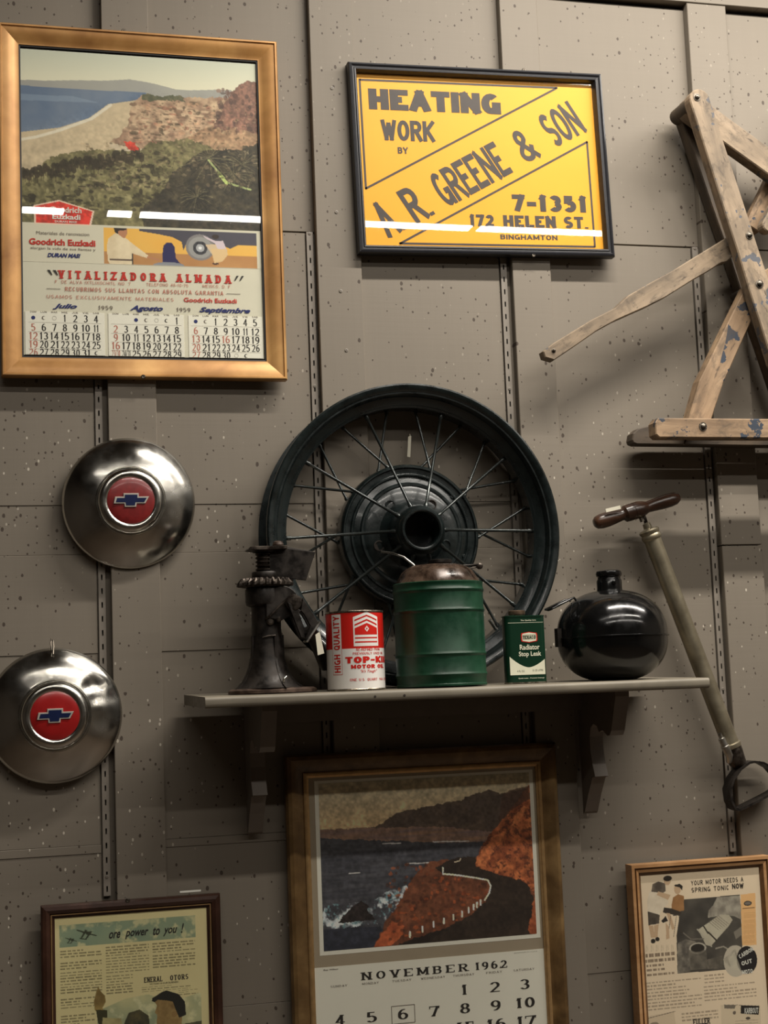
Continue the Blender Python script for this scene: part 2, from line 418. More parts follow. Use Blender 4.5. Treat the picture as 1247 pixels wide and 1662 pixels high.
# ------------------------------------------------------------------ lettering: a pen-stroke font
def arc(cx, cy, rx, ry, a0, a1, n=7):
    return [(cx+rx*math.cos(math.radians(a0+(a1-a0)*i/n)), cy+ry*math.sin(math.radians(a0+(a1-a0)*i/n))) for i in range(n+1)]
G = {
 'A': (.95, [[(0,0),(.5,1)], [(1,0),(.5,1)], [(.2,.3),(.8,.3)]]),
 'B': (.82, [[(0,0),(0,1)], [(0,1),(.6,1)]+arc(.6,.765,.34,.235,90,-90)+[(0,.53)], [(0,.53),(.6,.53)]+arc(.6,.265,.4,.265,90,-90)+[(0,0)]]),
 'C': (.85, [arc(.5,.5,.5,.5,48,312,14)]),
 'D': (.88, [[(0,0),(0,1)], [(0,1),(.4,1)]+arc(.4,.5,.6,.5,90,-90,12)+[(0,0)]]),
 'E': (.75, [[(0,0),(0,1)], [(0,1),(1,1)], [(0,.52),(.8,.52)], [(0,0),(1,0)]]),
 'F': (.72, [[(0,0),(0,1)], [(0,1),(1,1)], [(0,.5),(.8,.5)]]),
 'G': (.88, [arc(.5,.5,.5,.5,50,360-28,14), [(1,.0),(1,.42)], [(.58,.42),(1,.42)]]),
 'H': (.88, [[(0,0),(0,1)], [(1,0),(1,1)], [(0,.5),(1,.5)]]),
 'I': (.0, [[(.5,0),(.5,1)]]),
 'J': (.6, [[(1,1),(1,.3)]+arc(.5,.3,.5,.3,0,-180,8)]),
 'K': (.85, [[(0,0),(0,1)], [(1,1),(0,.38)], [(.3,.56),(1,0)]]),
 'L': (.7, [[(0,0),(0,1)], [(0,0),(1,0)]]),
 'M': (1.1, [[(0,0),(0,1)], [(0,1),(.5,.1)], [(.5,.1),(1,1)], [(1,0),(1,1)]]),
 'N': (.9, [[(0,0),(0,1)], [(0,1),(1,0)], [(1,0),(1,1)]]),
 'O': (.9, [arc(.5,.5,.5,.5,90,450,20)]),
 'P': (.78, [[(0,0),(0,1)], [(0,1),(.55,1)]+arc(.55,.73,.45,.27,90,-90)+[(0,.46)]]),
 'Q': (.9, [arc(.5,.5,.5,.5,90,450,20), [(.55,.28),(1,0)]]),
 'R': (.85, [[(0,0),(0,1)], [(0,1),(.55,1)]+arc(.55,.75,.42,.25,90,-90)+[(0,.5)], [(.45,.5),(1,0)]]),
 'S': (.78, [arc(.5,.74,.5,.26,35,270,9)[:-1]+arc(.5,.24,.5,.24,90,-145,9)]),
 'T': (.8, [[(.5,0),(.5,1)], [(0,1),(1,1)]]),
 'U': (.88, [[(0,1),(0,.35)]+arc(.5,.35,.5,.35,180,360,10)+[(1,1)]]),
 'V': (.9, [[(0,1),(.5,0)], [(1,1),(.5,0)]]),
 'W': (1.25, [[(0,1),(.27,0)], [(.5,.95),(.27,0)], [(.5,.95),(.73,0)], [(1,1),(.73,0)]]),
 'X': (.9, [[(0,1),(1,0)], [(1,1),(0,0)]]),
 'Y': (.85, [[(0,1),(.5,.45)], [(1,1),(.5,.45)], [(.5,0),(.5,.45)]]),
 'Z': (.8, [[(0,1),(1,1)], [(1,1),(0,0)], [(0,0),(1,0)]]),
 '0': (.7, [arc(.5,.5,.5,.5,90,450,20)]),
 '1': (.3, [[(.6,0),(.6,1)], [(.6,1),(0,.78)]]),
 '2': (.7, [arc(.5,.7,.5,.3,160,-30,9)+[(0,0)], [(0,0),(1,0)]]),
 '3': (.7, [arc(.48,.75,.46,.25,150,-90,9), arc(.48,.26,.52,.26,90,-150,10)]),
 '4': (.75, [[(.75,0),(.75,1)], [(.75,1),(0,.28)], [(0,.28),(1,.28)]]),
 '5': (.7, [[(.9,1),(.1,1)], [(.1,1),(.06,.52)], [(.06,.52)]+arc(.45,.31,.55,.31,105,-145,11)]),
 '6': (.7, [arc(.5,.31,.5,.31,90,450,14), [(0,.33)]+arc(.62,.5,.62,.5,170,75,6)]),
 '7': (.7, [[(0,1),(1,1)], [(1,1),(.35,0)]]),
 '8': (.7, [arc(.5,.76,.42,.24,90,450,14), arc(.5,.26,.5,.26,90,450,14)]),
 '9': (.7, [arc(.5,.69,.5,.31,90,450,14), [(1,.67)]+arc(.38,.5,.62,.5,-10,-105,6)]),
 '&': (.95, [[(1,0),(.2,.72)]+arc(.46,.80,.27,.2,190,-10,8)+[(.7,.7),(.15,.40)]+arc(.42,.22,.42,.22,140,300,8)+[(.98,.42)]]),
 '-': (.35, [[(0,.42),(1,.42)]]), '.': (.0, [[(.5,0),(.5,.015)]]), ',': (.1, [[(1,.06),(0,-.12)]]),
 '!': (.0, [[(.5,.32),(.5,1)], [(.5,0),(.5,.02)]]), "'": (.0, [[(.5,.8),(.5,1)]]), '/': (.5, [[(0,0),(1,1)]]),
 '`': (.2, [[(0,1),(1,.75)]]), "´": (.2, [[(0,.75),(1,1)]]),
}
def stroke_poly(pts, wx, wy):
    """quads along a polyline drawn by an elliptical pen wx by wy"""
    S = [Vector((p[0]/wx, p[1]/wy)) for p in pts]; n = len(S); off = []
    closed = (S[0]-S[-1]).length < 1e-6
    for i in range(n):
        a = (S[i]-S[i-1]) if i > 0 else ((S[-1]-S[-2]) if closed else None)
        b = (S[i+1]-S[i]) if i < n-1 else ((S[1]-S[0]) if closed else None)
        a = a.normalized() if a is not None and a.length > 1e-9 else None
        b = b.normalized() if b is not None and b.length > 1e-9 else None
        if a is None: a = b
        if b is None: b = a
        if a is None: a = b = Vector((1, 0))
        nn = Vector((-(a.y+b.y), a.x+b.x))
        if nn.length < 1e-6: nn = Vector((-a.y, a.x))
        nn.normalize(); k = max(.5, nn.dot(Vector((-a.y, a.x))))
        off.append(nn*(.5/k))
    L = [((S[i]+off[i]).x*wx, (S[i]+off[i]).y*wy) for i in range(n)]
    R = [((S[i]-off[i]).x*wx, (S[i]-off[i]).y*wy) for i in range(n)]
    return [(L[i], L[i+1], R[i+1], R[i]) for i in range(n-1)]
def text_quads(txt, x0, z0, x1, z1, wx=.2, wy=.2, gap=.35, serif=0.0, shear=0.0, sub=0, sub2=0.0):
    """quads filling the box; pen widths relative to cap height"""
    H = z1-z0; adv = 0.0; items = []
    for ch in txt:
        if ch == ' ': adv += .55+gap*.5; continue
        gw, st = G.get(ch, G.get(ch.upper(), G['-']))
        wid = gw*(1-wx*.3)*.78+wx if gw > 0 else wx*1.0
        if serif and gw == 0: wid += serif*wx
        items.append((adv, wid, st, gw)); adv += wid+gap*.6
    total = adv-gap*.6
    sx = (x1-x0)/(total*H); out = []
    for a, wid, st, gw in items:
        pwx, pwy = wx*H*min(sx, 1.6), wy*H
        X0 = x0+a*H*sx; X1 = X0+wid*H*sx; ix = pwx/2+serif*pwx*.35
        for pl in st:
            pts = [((X0+ix+u*(X1-X0-2*ix)) if gw > 0 else (X0+X1)/2, z0+pwy/2+v*(H-pwy)) for u, v in pl]
            # stroke ends on the base and cap lines reach them fully
            def ext(p, q, uv):
                d = Vector((p[0]-q[0], p[1]-q[1]))
                if abs(d.y) > abs(d.x)*.6 and (uv[1] <= .001 or uv[1] >= .999):
                    k = (pwy/2)/abs(d.y); return (p[0]+d.x*k, p[1]+d.y*k)
                if abs(d.y) < abs(d.x)*.15 and (uv[0] <= .001 or uv[0] >= .999) and not (q[1] == p[1] and len(pl) > 2):
                    return (p[0]+math.copysign(pwx*.5, d.x), p[1])
                return p
            e0, e1 = pts[0], pts[-1]
            if len(pts) > 1:
                n0, n1 = ext(pts[0], pts[1], pl[0]), ext(pts[-1], pts[-2], pl[-1])
                closed = abs(e0[0]-e1[0])+abs(e0[1]-e1[1]) < 1e-9
                if not closed: pts[0], pts[-1] = n0, n1
            if sub:
                q = [pts[0]]
                for i in range(1, len(pts)):
                    m = max(1, int((abs(pts[i][0]-pts[i-1][0])+abs(pts[i][1]-pts[i-1][1])*sub2)/sub))
                    q += [(pts[i-1][0]+(pts[i][0]-pts[i-1][0])*k/m, pts[i-1][1]+(pts[i][1]-pts[i-1][1])*k/m) for k in range(1, m+1)]
                pts = q
            out += stroke_poly(pts, pwx, pwy)
            if serif and not (abs(pl[0][0]-pl[-1][0])+abs(pl[0][1]-pl[-1][1]) < 1e-9):
                for (p, q, uv) in ((pts[0], pts[1], pl[0]), (pts[-1], pts[-2], pl[-1])):
                    if (uv[1] <= .001 or uv[1] >= .999) and abs(p[1]-q[1]) > abs(p[0]-q[0])*.5:
                        h = max(pwy*.6, .09*H); sw = pwx*(.5+serif*.5)
                        zb = z0 if uv[1] <= .001 else z1-h
                        out.append(((p[0]-sw, zb), (p[0]+sw, zb), (p[0]+sw, zb+h), (p[0]-sw, zb+h)))
                    elif abs(p[1]-q[1]) <= abs(p[0]-q[0])*.3 and (uv[1] <= .001 or uv[1] >= .999):
                        s = 1 if uv[1] <= .001 else -1; zz = z0 if s > 0 else z1
                        ww = pwx*.35
                        out.append(((p[0]-ww/2, zz), (p[0]+ww/2, zz), (p[0]+ww/2, zz+s*H*.26), (p[0]-ww/2, zz+s*H*.26)))
    if shear:
        out = [tuple((p[0]+(p[1]-z0)*shear, p[1]) for p in q) for q in out]
    return out
_fc = {}
def font_polys(txt, x0, z0, x1, z1, weight=0.0, shear=0.0):
    """built-in typeface, fitted to the box"""
    c = bpy.data.curves.new('t', 'FONT'); c.body = txt; c.size = 1; c.offset = weight; c.shear = shear; c.resolution_u = 3
    o = bpy.data.objects.new('t', c); COL.objects.link(o)
    dg = bpy.context.evaluated_depsgraph_get(); me = bpy.data.meshes.new_from_object(o.evaluated_get(dg))
    vs = [v.co.copy() for v in me.vertices]; fs = [tuple(p.vertices) for p in me.polygons]
    bpy.data.objects.remove(o); bpy.data.curves.remove(c); bpy.data.meshes.remove(me)
    if not vs: return []
    ax, bx = min(v.x for v in vs), max(v.x for v in vs); ay, by = min(v.y for v in vs), max(v.y for v in vs)
    sx, sy = (x1-x0)/(bx-ax), (z1-z0)/(by-ay)
    P = [(x0+(v.x-ax)*sx, z0+(v.y-ay)*sy) for v in vs]
    return [tuple(P[i] for i in f) for f in fs]
def flat(mb, polys, y):
    for i, q in enumerate(polys):
        yy = y-(i % 9)*1.6e-5
        mb.add([(p[0], yy, p[1]) for p in q], [tuple(range(len(q)))])
def rot_polys(polys, ang, c):
    ca, sa = math.cos(ang), math.sin(ang)
    return [tuple((c[0]+(p[0]-c[0])*ca-(p[1]-c[1])*sa, c[1]+(p[0]-c[0])*sa+(p[1]-c[1])*ca) for p in q) for q in polys]

# ------------------------------------------------------------------ painted prints (colour per vertex of a fine sheet)
RNG = np.random.RandomState(7)
class Canvas:
    def __init__(s, W, H, col):
        s.W, s.H = W, H; s.a = np.zeros((H, W, 3)); s.a[:] = col
        s.T = lambda x, y: (x, y); s.warp = None
        s.uu, s.vv = np.meshgrid((np.arange(W)+.5)/W, (np.arange(H)+.5)/H)
    def noise(s, fx, fy, octv=4, seed=0, p=.5):
        r = np.random.RandomState(seed); out = np.zeros((s.H, s.W)); amp = 1; tot = 0
        for o in range(octv):
            nx, ny = int(fx*2**o)+2, int(fy*2**o)+2; g = r.rand(ny+1, nx+1)
            X = s.uu*(nx-1); Y = s.vv*(ny-1); xi = X.astype(int); yi = Y.astype(int); xf = X-xi; yf = Y-yi
            xf = xf*xf*(3-2*xf); yf = yf*yf*(3-2*yf)
            out += amp*((g[yi, xi]*(1-xf)+g[yi, xi+1]*xf)*(1-yf)+(g[yi+1, xi]*(1-xf)+g[yi+1, xi+1]*xf)*yf); tot += amp; amp *= p
        return out/tot
    def mask(s, pts):
        P = [s.T(*p) for p in pts]; m = np.zeros((s.H, s.W), bool); n = len(P)
        uu, vv = (s.uu+s.warp[0], s.vv+s.warp[1]) if s.warp is not None else (s.uu, s.vv)
        for i in range(n):
            (x1, y1), (x2, y2) = P[i], P[(i+1) % n]
            if y1 == y2: continue
            c = ((vv >= min(y1, y2)) & (vv < max(y1, y2)))
            m ^= c & (uu < (x2-x1)*(vv-y1)/(y2-y1)+x1)
        return m
    def poly(s, pts, col, alpha=1.0, tex=None):
        m = s.mask(pts); s.blend(m.astype(float)*alpha, col, tex); return m
    def blend(s, k, col, tex=None):
        c = np.array(col, float)
        if tex is not None: c = c+(np.array(tex[1])-c)*np.clip((tex[0]-.5)*tex[2]+.5, 0, 1)[..., None]
        s.a[:] = s.a*(1-k[..., None])+c*k[..., None]
    def ell(s, x, y, rx, ry, col, alpha=1.0):
        (u, v), (u2, v2) = s.T(x, y), s.T(x+rx, y+ry); ru, rv = abs(u2-u)+1e-9, abs(v2-v)+1e-9
        i0, i1 = max(0, int((v-rv*1.1)*s.H)-1), min(s.H, int((v+rv*1.1)*s.H)+2)
        j0, j1 = max(0, int((u-ru*1.1)*s.W)-1), min(s.W, int((u+ru*1.1)*s.W)+2)
        if i0 >= i1 or j0 >= j1: return
        m = (((s.uu[i0:i1, j0:j1]-u)/ru)**2+((s.vv[i0:i1, j0:j1]-v)/rv)**2 < 1)[..., None]*alpha
        s.a[i0:i1, j0:j1] = s.a[i0:i1, j0:j1]*(1-m)+np.array(col)*m
    def line(s, pts, w, col, alpha=1.0):
        for (xa, ya), (xb, yb) in zip(pts[:-1], pts[1:]):
            L = math.hypot(xb-xa, yb-ya); n = max(2, int(L/max(w*.5, .5)))
            for i in range(n+1): s.ell(xa+(xb-xa)*i/n, ya+(yb-ya)*i/n, w/2, w/2, col, alpha)
    def build(s, name, x0, x1, z0, z1, y, parent, gain=1.0, grain=.0):
        H, W = s.H, s.W
        if grain:
            g = s.noise(W/5, H/5, 2, 77)*.6+s.noise(W/14, H/14, 2, 78)*.4
            m = s.grain_mask if hasattr(s, 'grain_mask') else 1.0
            s.a = s.a*(1+((g-.5)*2*grain*m)[..., None])
        s.a = s.a*gain
        xs = np.linspace(x0, x1, W); zs = np.linspace(z1, z0, H)
        X, Z = np.meshgrid(xs, zs); co = np.stack([X, np.full_like(X, y), Z], -1).reshape(-1, 3)
        idx = np.arange(H*W).reshape(H, W)
        f = np.stack([idx[:-1, :-1], idx[1:, :-1], idx[1:, 1:], idx[:-1, 1:]], -1).reshape(-1, 4)
        me = bpy.data.meshes.new(name); nf = len(f)
        me.vertices.add(H*W); me.vertices.foreach_set('co', co.ravel())
        me.loops.add(nf*4); me.loops.foreach_set('vertex_index', f.ravel().astype(np.int32))
        me.polygons.add(nf); me.polygons.foreach_set('loop_start', (np.arange(nf)*4).astype(np.int32))
        me.update(calc_edges=True)
        ca = me.color_attributes.new('Col', 'FLOAT_COLOR', 'POINT')
        c = np.clip(s.a/255.0, 0, 1); lin = np.where(c <= .04045, c/12.92, ((c+.055)/1.055)**2.4)
        rgba = np.concatenate([lin.reshape(-1, 3), np.ones((H*W, 1))], 1).astype(np.float32)
        ca.data.foreach_set('color', rgba.ravel())
        me.materials.append(M['print'])
        o = bpy.data.objects.new(name, me); COL.objects.link(o); o.parent = parent
        return o

# ------------------------------------------------------------------ picture frames
def frame_rails(parent, W, H, prof, m, name='frame_rail'):
    """four mitred rails; prof = (inset, depth towards the viewer)"""
    n = len(prof)
    def corner(k, t, d):
        x, z = ((t, t), (W-t, t), (W-t, H-t), (t, H-t))[k]; return (x, -d, z)
    for k in range(4):
        a, b = k, (k+1) % 4
        mb = MB(); vs = [corner(a, t, d) for t, d in prof]+[corner(b, t, d) for t, d in prof]
        fs = [(i, i+1, n+i+1, n+i) for i in range(n-1)]+[tuple(range(n)), tuple(reversed(range(n, 2*n))), (0, n, 2*n-1, n-1)]
        mb.add(vs, fs); mb.build(name, m, parent, 28)
def sheet(name, x0, x1, z0, z1, y, m, parent, th=.0006):
    return MB().box(x0, x1, y, y+th, z0, z1).build(name, m, parent)
def eye_screw(parent, x, y, z, name='hanger_screw'):
    return MB().lathe([(.0042, 0), (.0042, .001), (.0030, .0022), (.0014, .0022), (.0012, .001), (0, .001)], 14, 'y', (x, y, z)).build(name, M['screw'], parent, 40)

# ===== gold framed garage calendar
def gold_calendar():
    W, H = .5265, .6705
    r = empty('framed_calendar', (-.5865, -.011, 2.1990))
    tag(r, 'gold framed calendar with beach landscape and three summer months of 1959', 'calendar')
    prof = [(0, 0), (0, .0185), (.0022, .0222), (.0050, .0222), (.0066, .0190), (.012, .0185), (.020, .0160), (.028, .0125), (.0345, .0105), (.0370, .0105), (.0370, 0)]
    frame_rails(r, W, H, prof, M['gold'])
    frame_rails(r, W, H, [(.0370, .0), (.0370, .0088), (.0400, .0084), (.0400, .0)], M['black'], 'slip')
    x0, z1, w, h = .0385, H-.043, .4475, .5845
    z0 = z1-h
    sheet('backing_paper', x0, x0+w, z0, z1, -.0050, M['paper_grey'], r, .0008)
    c = Canvas(400, 366, (200, 195, 178))     # covers v 0 .. .70
    VH = .70
    c.T = lambda x, y: ((x-80)/990., (y-150-65*(x-80)/990.)/1294./VH)
    n1 = c.noise(9, 9, 5, 1, .6); n2 = c.noise(26, 26, 4, 2, .65); n3 = c.noise(60, 60, 3, 3, .7)
    vv = c.vv*VH
    land = vv < .572
    sky = np.clip(vv/.12, 0, 1)
    c.a[:] = np.where(land[..., None], (1-sky[..., None])*np.array([186, 188, 172])+sky[..., None]*np.array([214, 208, 184]), np.array([203, 197, 178]))
    c.warp = ((c.noise(40, 40, 3, 51, .7)-.5)*.030, (c.noise(46, 46, 3, 52, .7)-.5)*.030)
    wsave = c.warp; c.warp = None
    c.poly([(60,285),(200,290),(300,288),(430,290),(530,284),(600,296),(640,305),(730,330),(800,332),(900,330),(960,332),(960,400),(60,400)], (158,156,148), 1, (n1, (148,146,142), 1))
    c.poly([(60,308),(300,325),(600,343),(580,372),(440,392),(360,452),(240,492),(60,512)], (112,124,142), 1, (n1, (94,110,134), 2))
    c.poly([(60,345),(300,358),(400,385),(300,382),(60,372)], (140,155,172), .45)
    c.poly([(60,512),(240,492),(360,452),(440,392),(580,372),(800,380),(800,520),(540,560),(400,640),(60,740)], (196,178,148), 1, (n2, (184,166,138), 1))
    c.warp = wsave
    c.line([(60,545),(150,530),(250,500),(370,455),(450,396)], 14, (214,205,186), .8)
    c.poly([(580,356),(1090,370),(1090,560),(740,560),(540,590),(450,560),(520,480),(530,400)], (146,118,98), 1, (n2, (186,160,132), 3))
    c.poly([(585,350),(640,355),(760,362),(765,382),(580,378)], (84,86,66), 1, (n3, (104,100,78), 3))
    r_ = random.Random(5)
    for i in range(130):
        x = r_.uniform(540, 930); y = r_.uniform(385, 560); cc = r_.choice([(176,140,112),(120,96,78),(204,178,148),(92,78,62),(160,112,92)])
        c.ell(x, y, r_.uniform(5, 22), r_.uniform(3, 9), cc, .7)
    c.poly([(700,560),(880,490),(1090,510),(1090,620),(700,640)], (166,136,108), 1, (n2, (142,112,88), 2))
    c.poly([(880,500),(900,450),(940,380),(960,340),(1000,300),(1045,292),(1090,300),(1090,535),(1000,505)], (112,84,74), 1, (n3, (148,108,92), 3))
    for i in range(60):
        x = r_.uniform(900, 1090); y = r_.uniform(330, 520); c.ell(x, y, r_.uniform(3, 14), r_.uniform(5, 16), r_.choice([(72,56,52),(134,100,84),(96,70,62)]), .6)
    c.poly([(60,700),(110,700),(210,615),(350,590),(470,590),(560,600),(620,560),(760,540),(900,600),(1090,600),(1090,1000),(60,1000)], (98,92,64), 1, (n2, (132,124,88), 2.5))
    for i in range(420):
        x = r_.uniform(85, 700); y = r_.uniform(600, 860)
        if y < 700-(x-80)*.25: continue
        c.ell(x, y, r_.uniform(4, 18), r_.uniform(4, 14), r_.choice([(66,60,44),(84,78,54),(118,112,76),(52,46,36),(140,132,96)]), .75)
    for i in range(60):
        x = 90+i*8.2; y = 690-(i*1.35)+r_.uniform(-20, 20); c.ell(x, y, 11, r_.uniform(12, 24), (58,50,38), .8); c.line([(x, y), (x, y+34)], 3, (70,58,44), .7)
    c.poly([(500,560),(540,553),(566,585),(540,600)], (204,72,56))
    c.poly([(450,570),(520,575),(530,600),(460,592)], (196,180,156), .8)
    c.poly([(630,800),(700,700),(790,625),(860,590),(960,600),(1090,560),(1090,1000),(600,1000),(560,860)], (50,46,40), 1, (n2, (78,70,54), 2))
    for cx, cy, ln in ((860,630,120), (800,800,70), (1000,660,100), (960,700,90)):
        for k in range(22):
            a = math.radians(-170+k*16); c.line([(cx, cy), (cx+ln*.6*math.cos(a), cy+ln*.5*math.sin(a)), (cx+ln*math.cos(a), cy+ln*.75*math.sin(a)+12)], 3.0, r_.choice([(96,88,66),(36,34,32),(120,112,84)]), .6)
    c.line([(855,640),(905,705),(930,740),(1030,772)], 9, (168,178,120)); c.line([(900,700),(930,742)], 16, (186,200,120))
    for i in range(700):
        x = r_.uniform(330, 1075); y = r_.uniform(380, 760); d_ = (y-380)/380
        k_ = r_.random(); cc = (70, 60, 46) if k_ < .45 else ((126, 108, 84) if k_ < .8 else (176, 156, 124))
        if x < 560 and y < 560: continue
        c.ell(x, y, r_.uniform(2, 6+8*d_), r_.uniform(2, 4+6*d_), cc, .45)
    for i in range(240):
        x = r_.uniform(560, 1080); y = r_.uniform(640, 860); c.line([(x, y), (x+r_.uniform(-22, 22), y+r_.uniform(-16, 16))], 2.4, r_.choice([(30, 28, 26), (88, 82, 60), (64, 58, 42)]), .6)
    # everything under the landscape goes back to paper
    c.a[:] = np.where((vv < .572)[..., None], c.a, np.array([203, 197, 178]))
    c.warp = None
    # banner with the mechanic, the truck wheel and the fitter (own coordinate frame)
    bu0, bu1, bv0, bv1 = .335, .981, .580, .6975
    c.T = lambda x, y: (bu0+(x-37)/1100.*(bu1-bu0), (bv0+(y-62-30*(x-37)/1100.)/262.*(bv1-bv0))/VH)
    R = lambda *p: c.mask(list(p))
    c.poly([(37,62),(1137,92),(1137,354),(37,324)], (240,168,72), 1, (n1, (250,180,92), 1))
    c.poly([(37,235),(1137,265),(1137,354),(37,324)], (186,138,88), 1, (n1, (170,122,76), 2))
    c.poly([(290,68),(1137,92),(1137,185),(1000,180),(940,210),(880,180),(620,180),(600,225),(590,160),(520,125),(420,105),(290,84)], (66,64,76), 1, (n1, (80,76,86), 1))
    c.ell(722, 200, 104, 100, (128,124,124)); c.ell(722, 202, 86, 82, (150,148,146)); c.ell(722, 205, 52, 52, (60,60,66)); c.ell(722, 205, 30, 30, (168,168,170)); c.ell(722, 205, 12, 12, (225,225,225))
    for k in range(6): c.ell(722+40*math.cos(k*1.047), 205+40*math.sin(k*1.047), 6, 6, (40,38,44))
    c.poly([(740,110),(830,150),(890,150),(915,220),(850,210),(830,170),(760,130)], (204,188,196)); c.ell(835, 120, 26, 18, (58,46,44))
    c.poly([(760,180),(830,175),(850,210),(920,215),(910,260),(880,300),(830,320),(812,260)], (206,182,150)); c.ell(830, 320, 24, 10, (84,58,48))
    c.poly([(800,210),(900,210),(925,250),(880,305),(822,318)], (214,184,138))
    c.poly([(455,340),(448,270),(458,190),(480,168),(520,170),(538,200),(545,280),(590,340)], (40,36,84))
    c.ell(495, 335, 110, 26, (132,134,142)); c.poly([(380,345),(610,352),(610,400),(380,400)], (203,197,178)); c.poly([(380,325),(600,338),(600,345),(380,334)], (150,146,146), .6)
    c.poly([(62,300),(58,190),(70,140),(110,108),(130,95),(185,130),(230,170),(350,265),(345,285),(240,250),(230,330),(75,325)], (222,206,176), 1, (n2, (206,188,156), 2))
    c.poly([(112,62),(205,66),(205,100),(185,140),(165,130),(140,110)], (176,124,92)); c.poly([(108,62),(200,64),(196,78),(140,84),(138,108),(116,96)], (46,36,32))
    c.line([(345,275),(420,295)], 14, (176,124,92)); c.poly([(75,290),(235,290),(235,305),(75,300)], (70,54,46), .8); c.line([(236,255),(236,330)], 10, (52,46,44))
    c.T = lambda x, y: (x, y/VH)
    # paper margins around the banner
    m = (vv >= .572) & ((c.uu < bu0) | (c.uu > bu1) | (vv < bv0) | (vv > bv1)); c.a[m] = (203, 197, 178)
    # red shield badge
    B = [(.050,.516),(.153,.495),(.298,.527),(.284,.575),(.054,.575)]
    c.poly(B, (226,196,176)); cx, cy = .17, .541
    c.poly([(cx+(x-cx)*.94, cy+(y-cy)*.9) for x, y in B], (206,58,46))
    c.grain_mask = np.clip((vv-.10-.16*np.clip(1-c.uu*1.9, 0, 1))/.10, 0, 1)*(vv < .572)*(1-.75*(np.clip((c.a.mean(-1)-135)/40, 0, 1)))
    c.build('beach_print', x0, x0+w, z1-h*VH, z1, -.0053, r, 1.14, .38)
    U = lambda u: x0+u*w
    V = lambda v: z1-v*h
    L = {k: MB() for k in ('red_ink', 'pale_red_ink', 'ink', 'grey_ink', 'blue_ink', 'white_ink')}
    def T(ink, s, u0, u1, va, vb, **k): flat(L[ink], text_quads(s, U(u0), V(vb), U(u1), V(va), **k), -.0060)
    def Fo(ink, s, u0, u1, va, vb, **k): flat(L[ink], font_polys(s, U(u0), V(vb), U(u1), V(va), **k), -.0060)
    Fo('white_ink', 'Goodrich', .115, .245, .518, .537, weight=.03); Fo('white_ink', 'Euzkadi', .125, .240, .542, .559, weight=.03); Fo('white_ink', 'DURAN MAS!', .135, .225, .563, .570, weight=.02)
    Fo('grey_ink', 'Materiales de renovacion', .06, .275, .600, .611)
    Fo('red_ink', 'Goodrich Euzkadi', .030, .300, .624, .645, weight=.035)
    Fo('grey_ink', 'alargan la vida de sus llantas y', .035, .300, .651, .662); Fo('blue_ink', 'DURAN MAS!', .103, .238, .670, .684, weight=.05, shear=.3)
    T('red_ink', 'VITALIZADORA ALMADA', .145, .868, .7255, .7520, wx=.30, wy=.20, serif=.7, gap=.75)
    flat(L['ink'], [((U(a), V(.7255)), (U(a+.012), V(.7255)), (U(a+.022), V(.742)), (U(a+.017), V(.742))) for a in (.101, .124)], -.0060)
    flat(L['ink'], [((U(a+.012), V(.7255)), (U(a+.022), V(.7255)), (U(a+.007), V(.742)), (U(a+.002), V(.742))) for a in (.878, .900)], -.0060)
    T('pale_red_ink', 'F. DE ALVA IXTLIXOCHITL No. 7', .133, .442, .758, .768, wx=.14, wy=.12, gap=.4)
    T('pale_red_ink', 'TELEFONO 48-10-75', .508, .683, .758, .768, wx=.14, wy=.12, gap=.4)
    T('pale_red_ink', 'MEXICO, D. F.', .745, .867, .758, .768, wx=.14, wy=.12, gap=.4)
    T('pale_red_ink', 'RECUBRIMOS SUS LLANTAS CON ABSOLUTA GARANTIA', .173, .832, .779, .792, wx=.2, wy=.14, gap=.45, serif=.4)
    flat(L['grey_ink'], [((U(a), V(.7855)), (U(b), V(.7855)), (U(b), V(.7870)), (U(a), V(.7870))) for a, b in ((.098, .155), (.845, .905))], -.0060)
    T('pale_red_ink', 'USAMOS EXCLUSIVAMENTE MATERIALES', .099, .620, .806, .817, wx=.13, wy=.11, gap=.5)
    Fo('red_ink', 'Goodrich Euzkadi', .663, .888, .803, .818, weight=.025)
    Fo('blue_ink', 'Julio', .122, .221, .834, .853, weight=.04, shear=.4); Fo('blue_ink', 'Agosto', .437, .575, .833, .855, weight=.04, shear=.4)
    Fo('blue_ink', 'Septiembre', .727, .945, .833, .855, weight=.04, shear=.4)
    T('grey_ink', '1959', .308, .366, .837, .850, wx=.2, wy=.1, serif=.3); T('grey_ink', '1959', .632, .690, .837, .850, wx=.2, wy=.1, serif=.3)
    for a, b in ((.010, .332), (.347, .661), (.680, .995)):
        sheet('date_pad', U(a), U(b), V(.999), V(.861), -.0058, M['paper_white'], r, .0005)
    days = ['DOM', 'LUN', 'MAR', 'MIE', 'JUE', 'VIE', 'SAB']
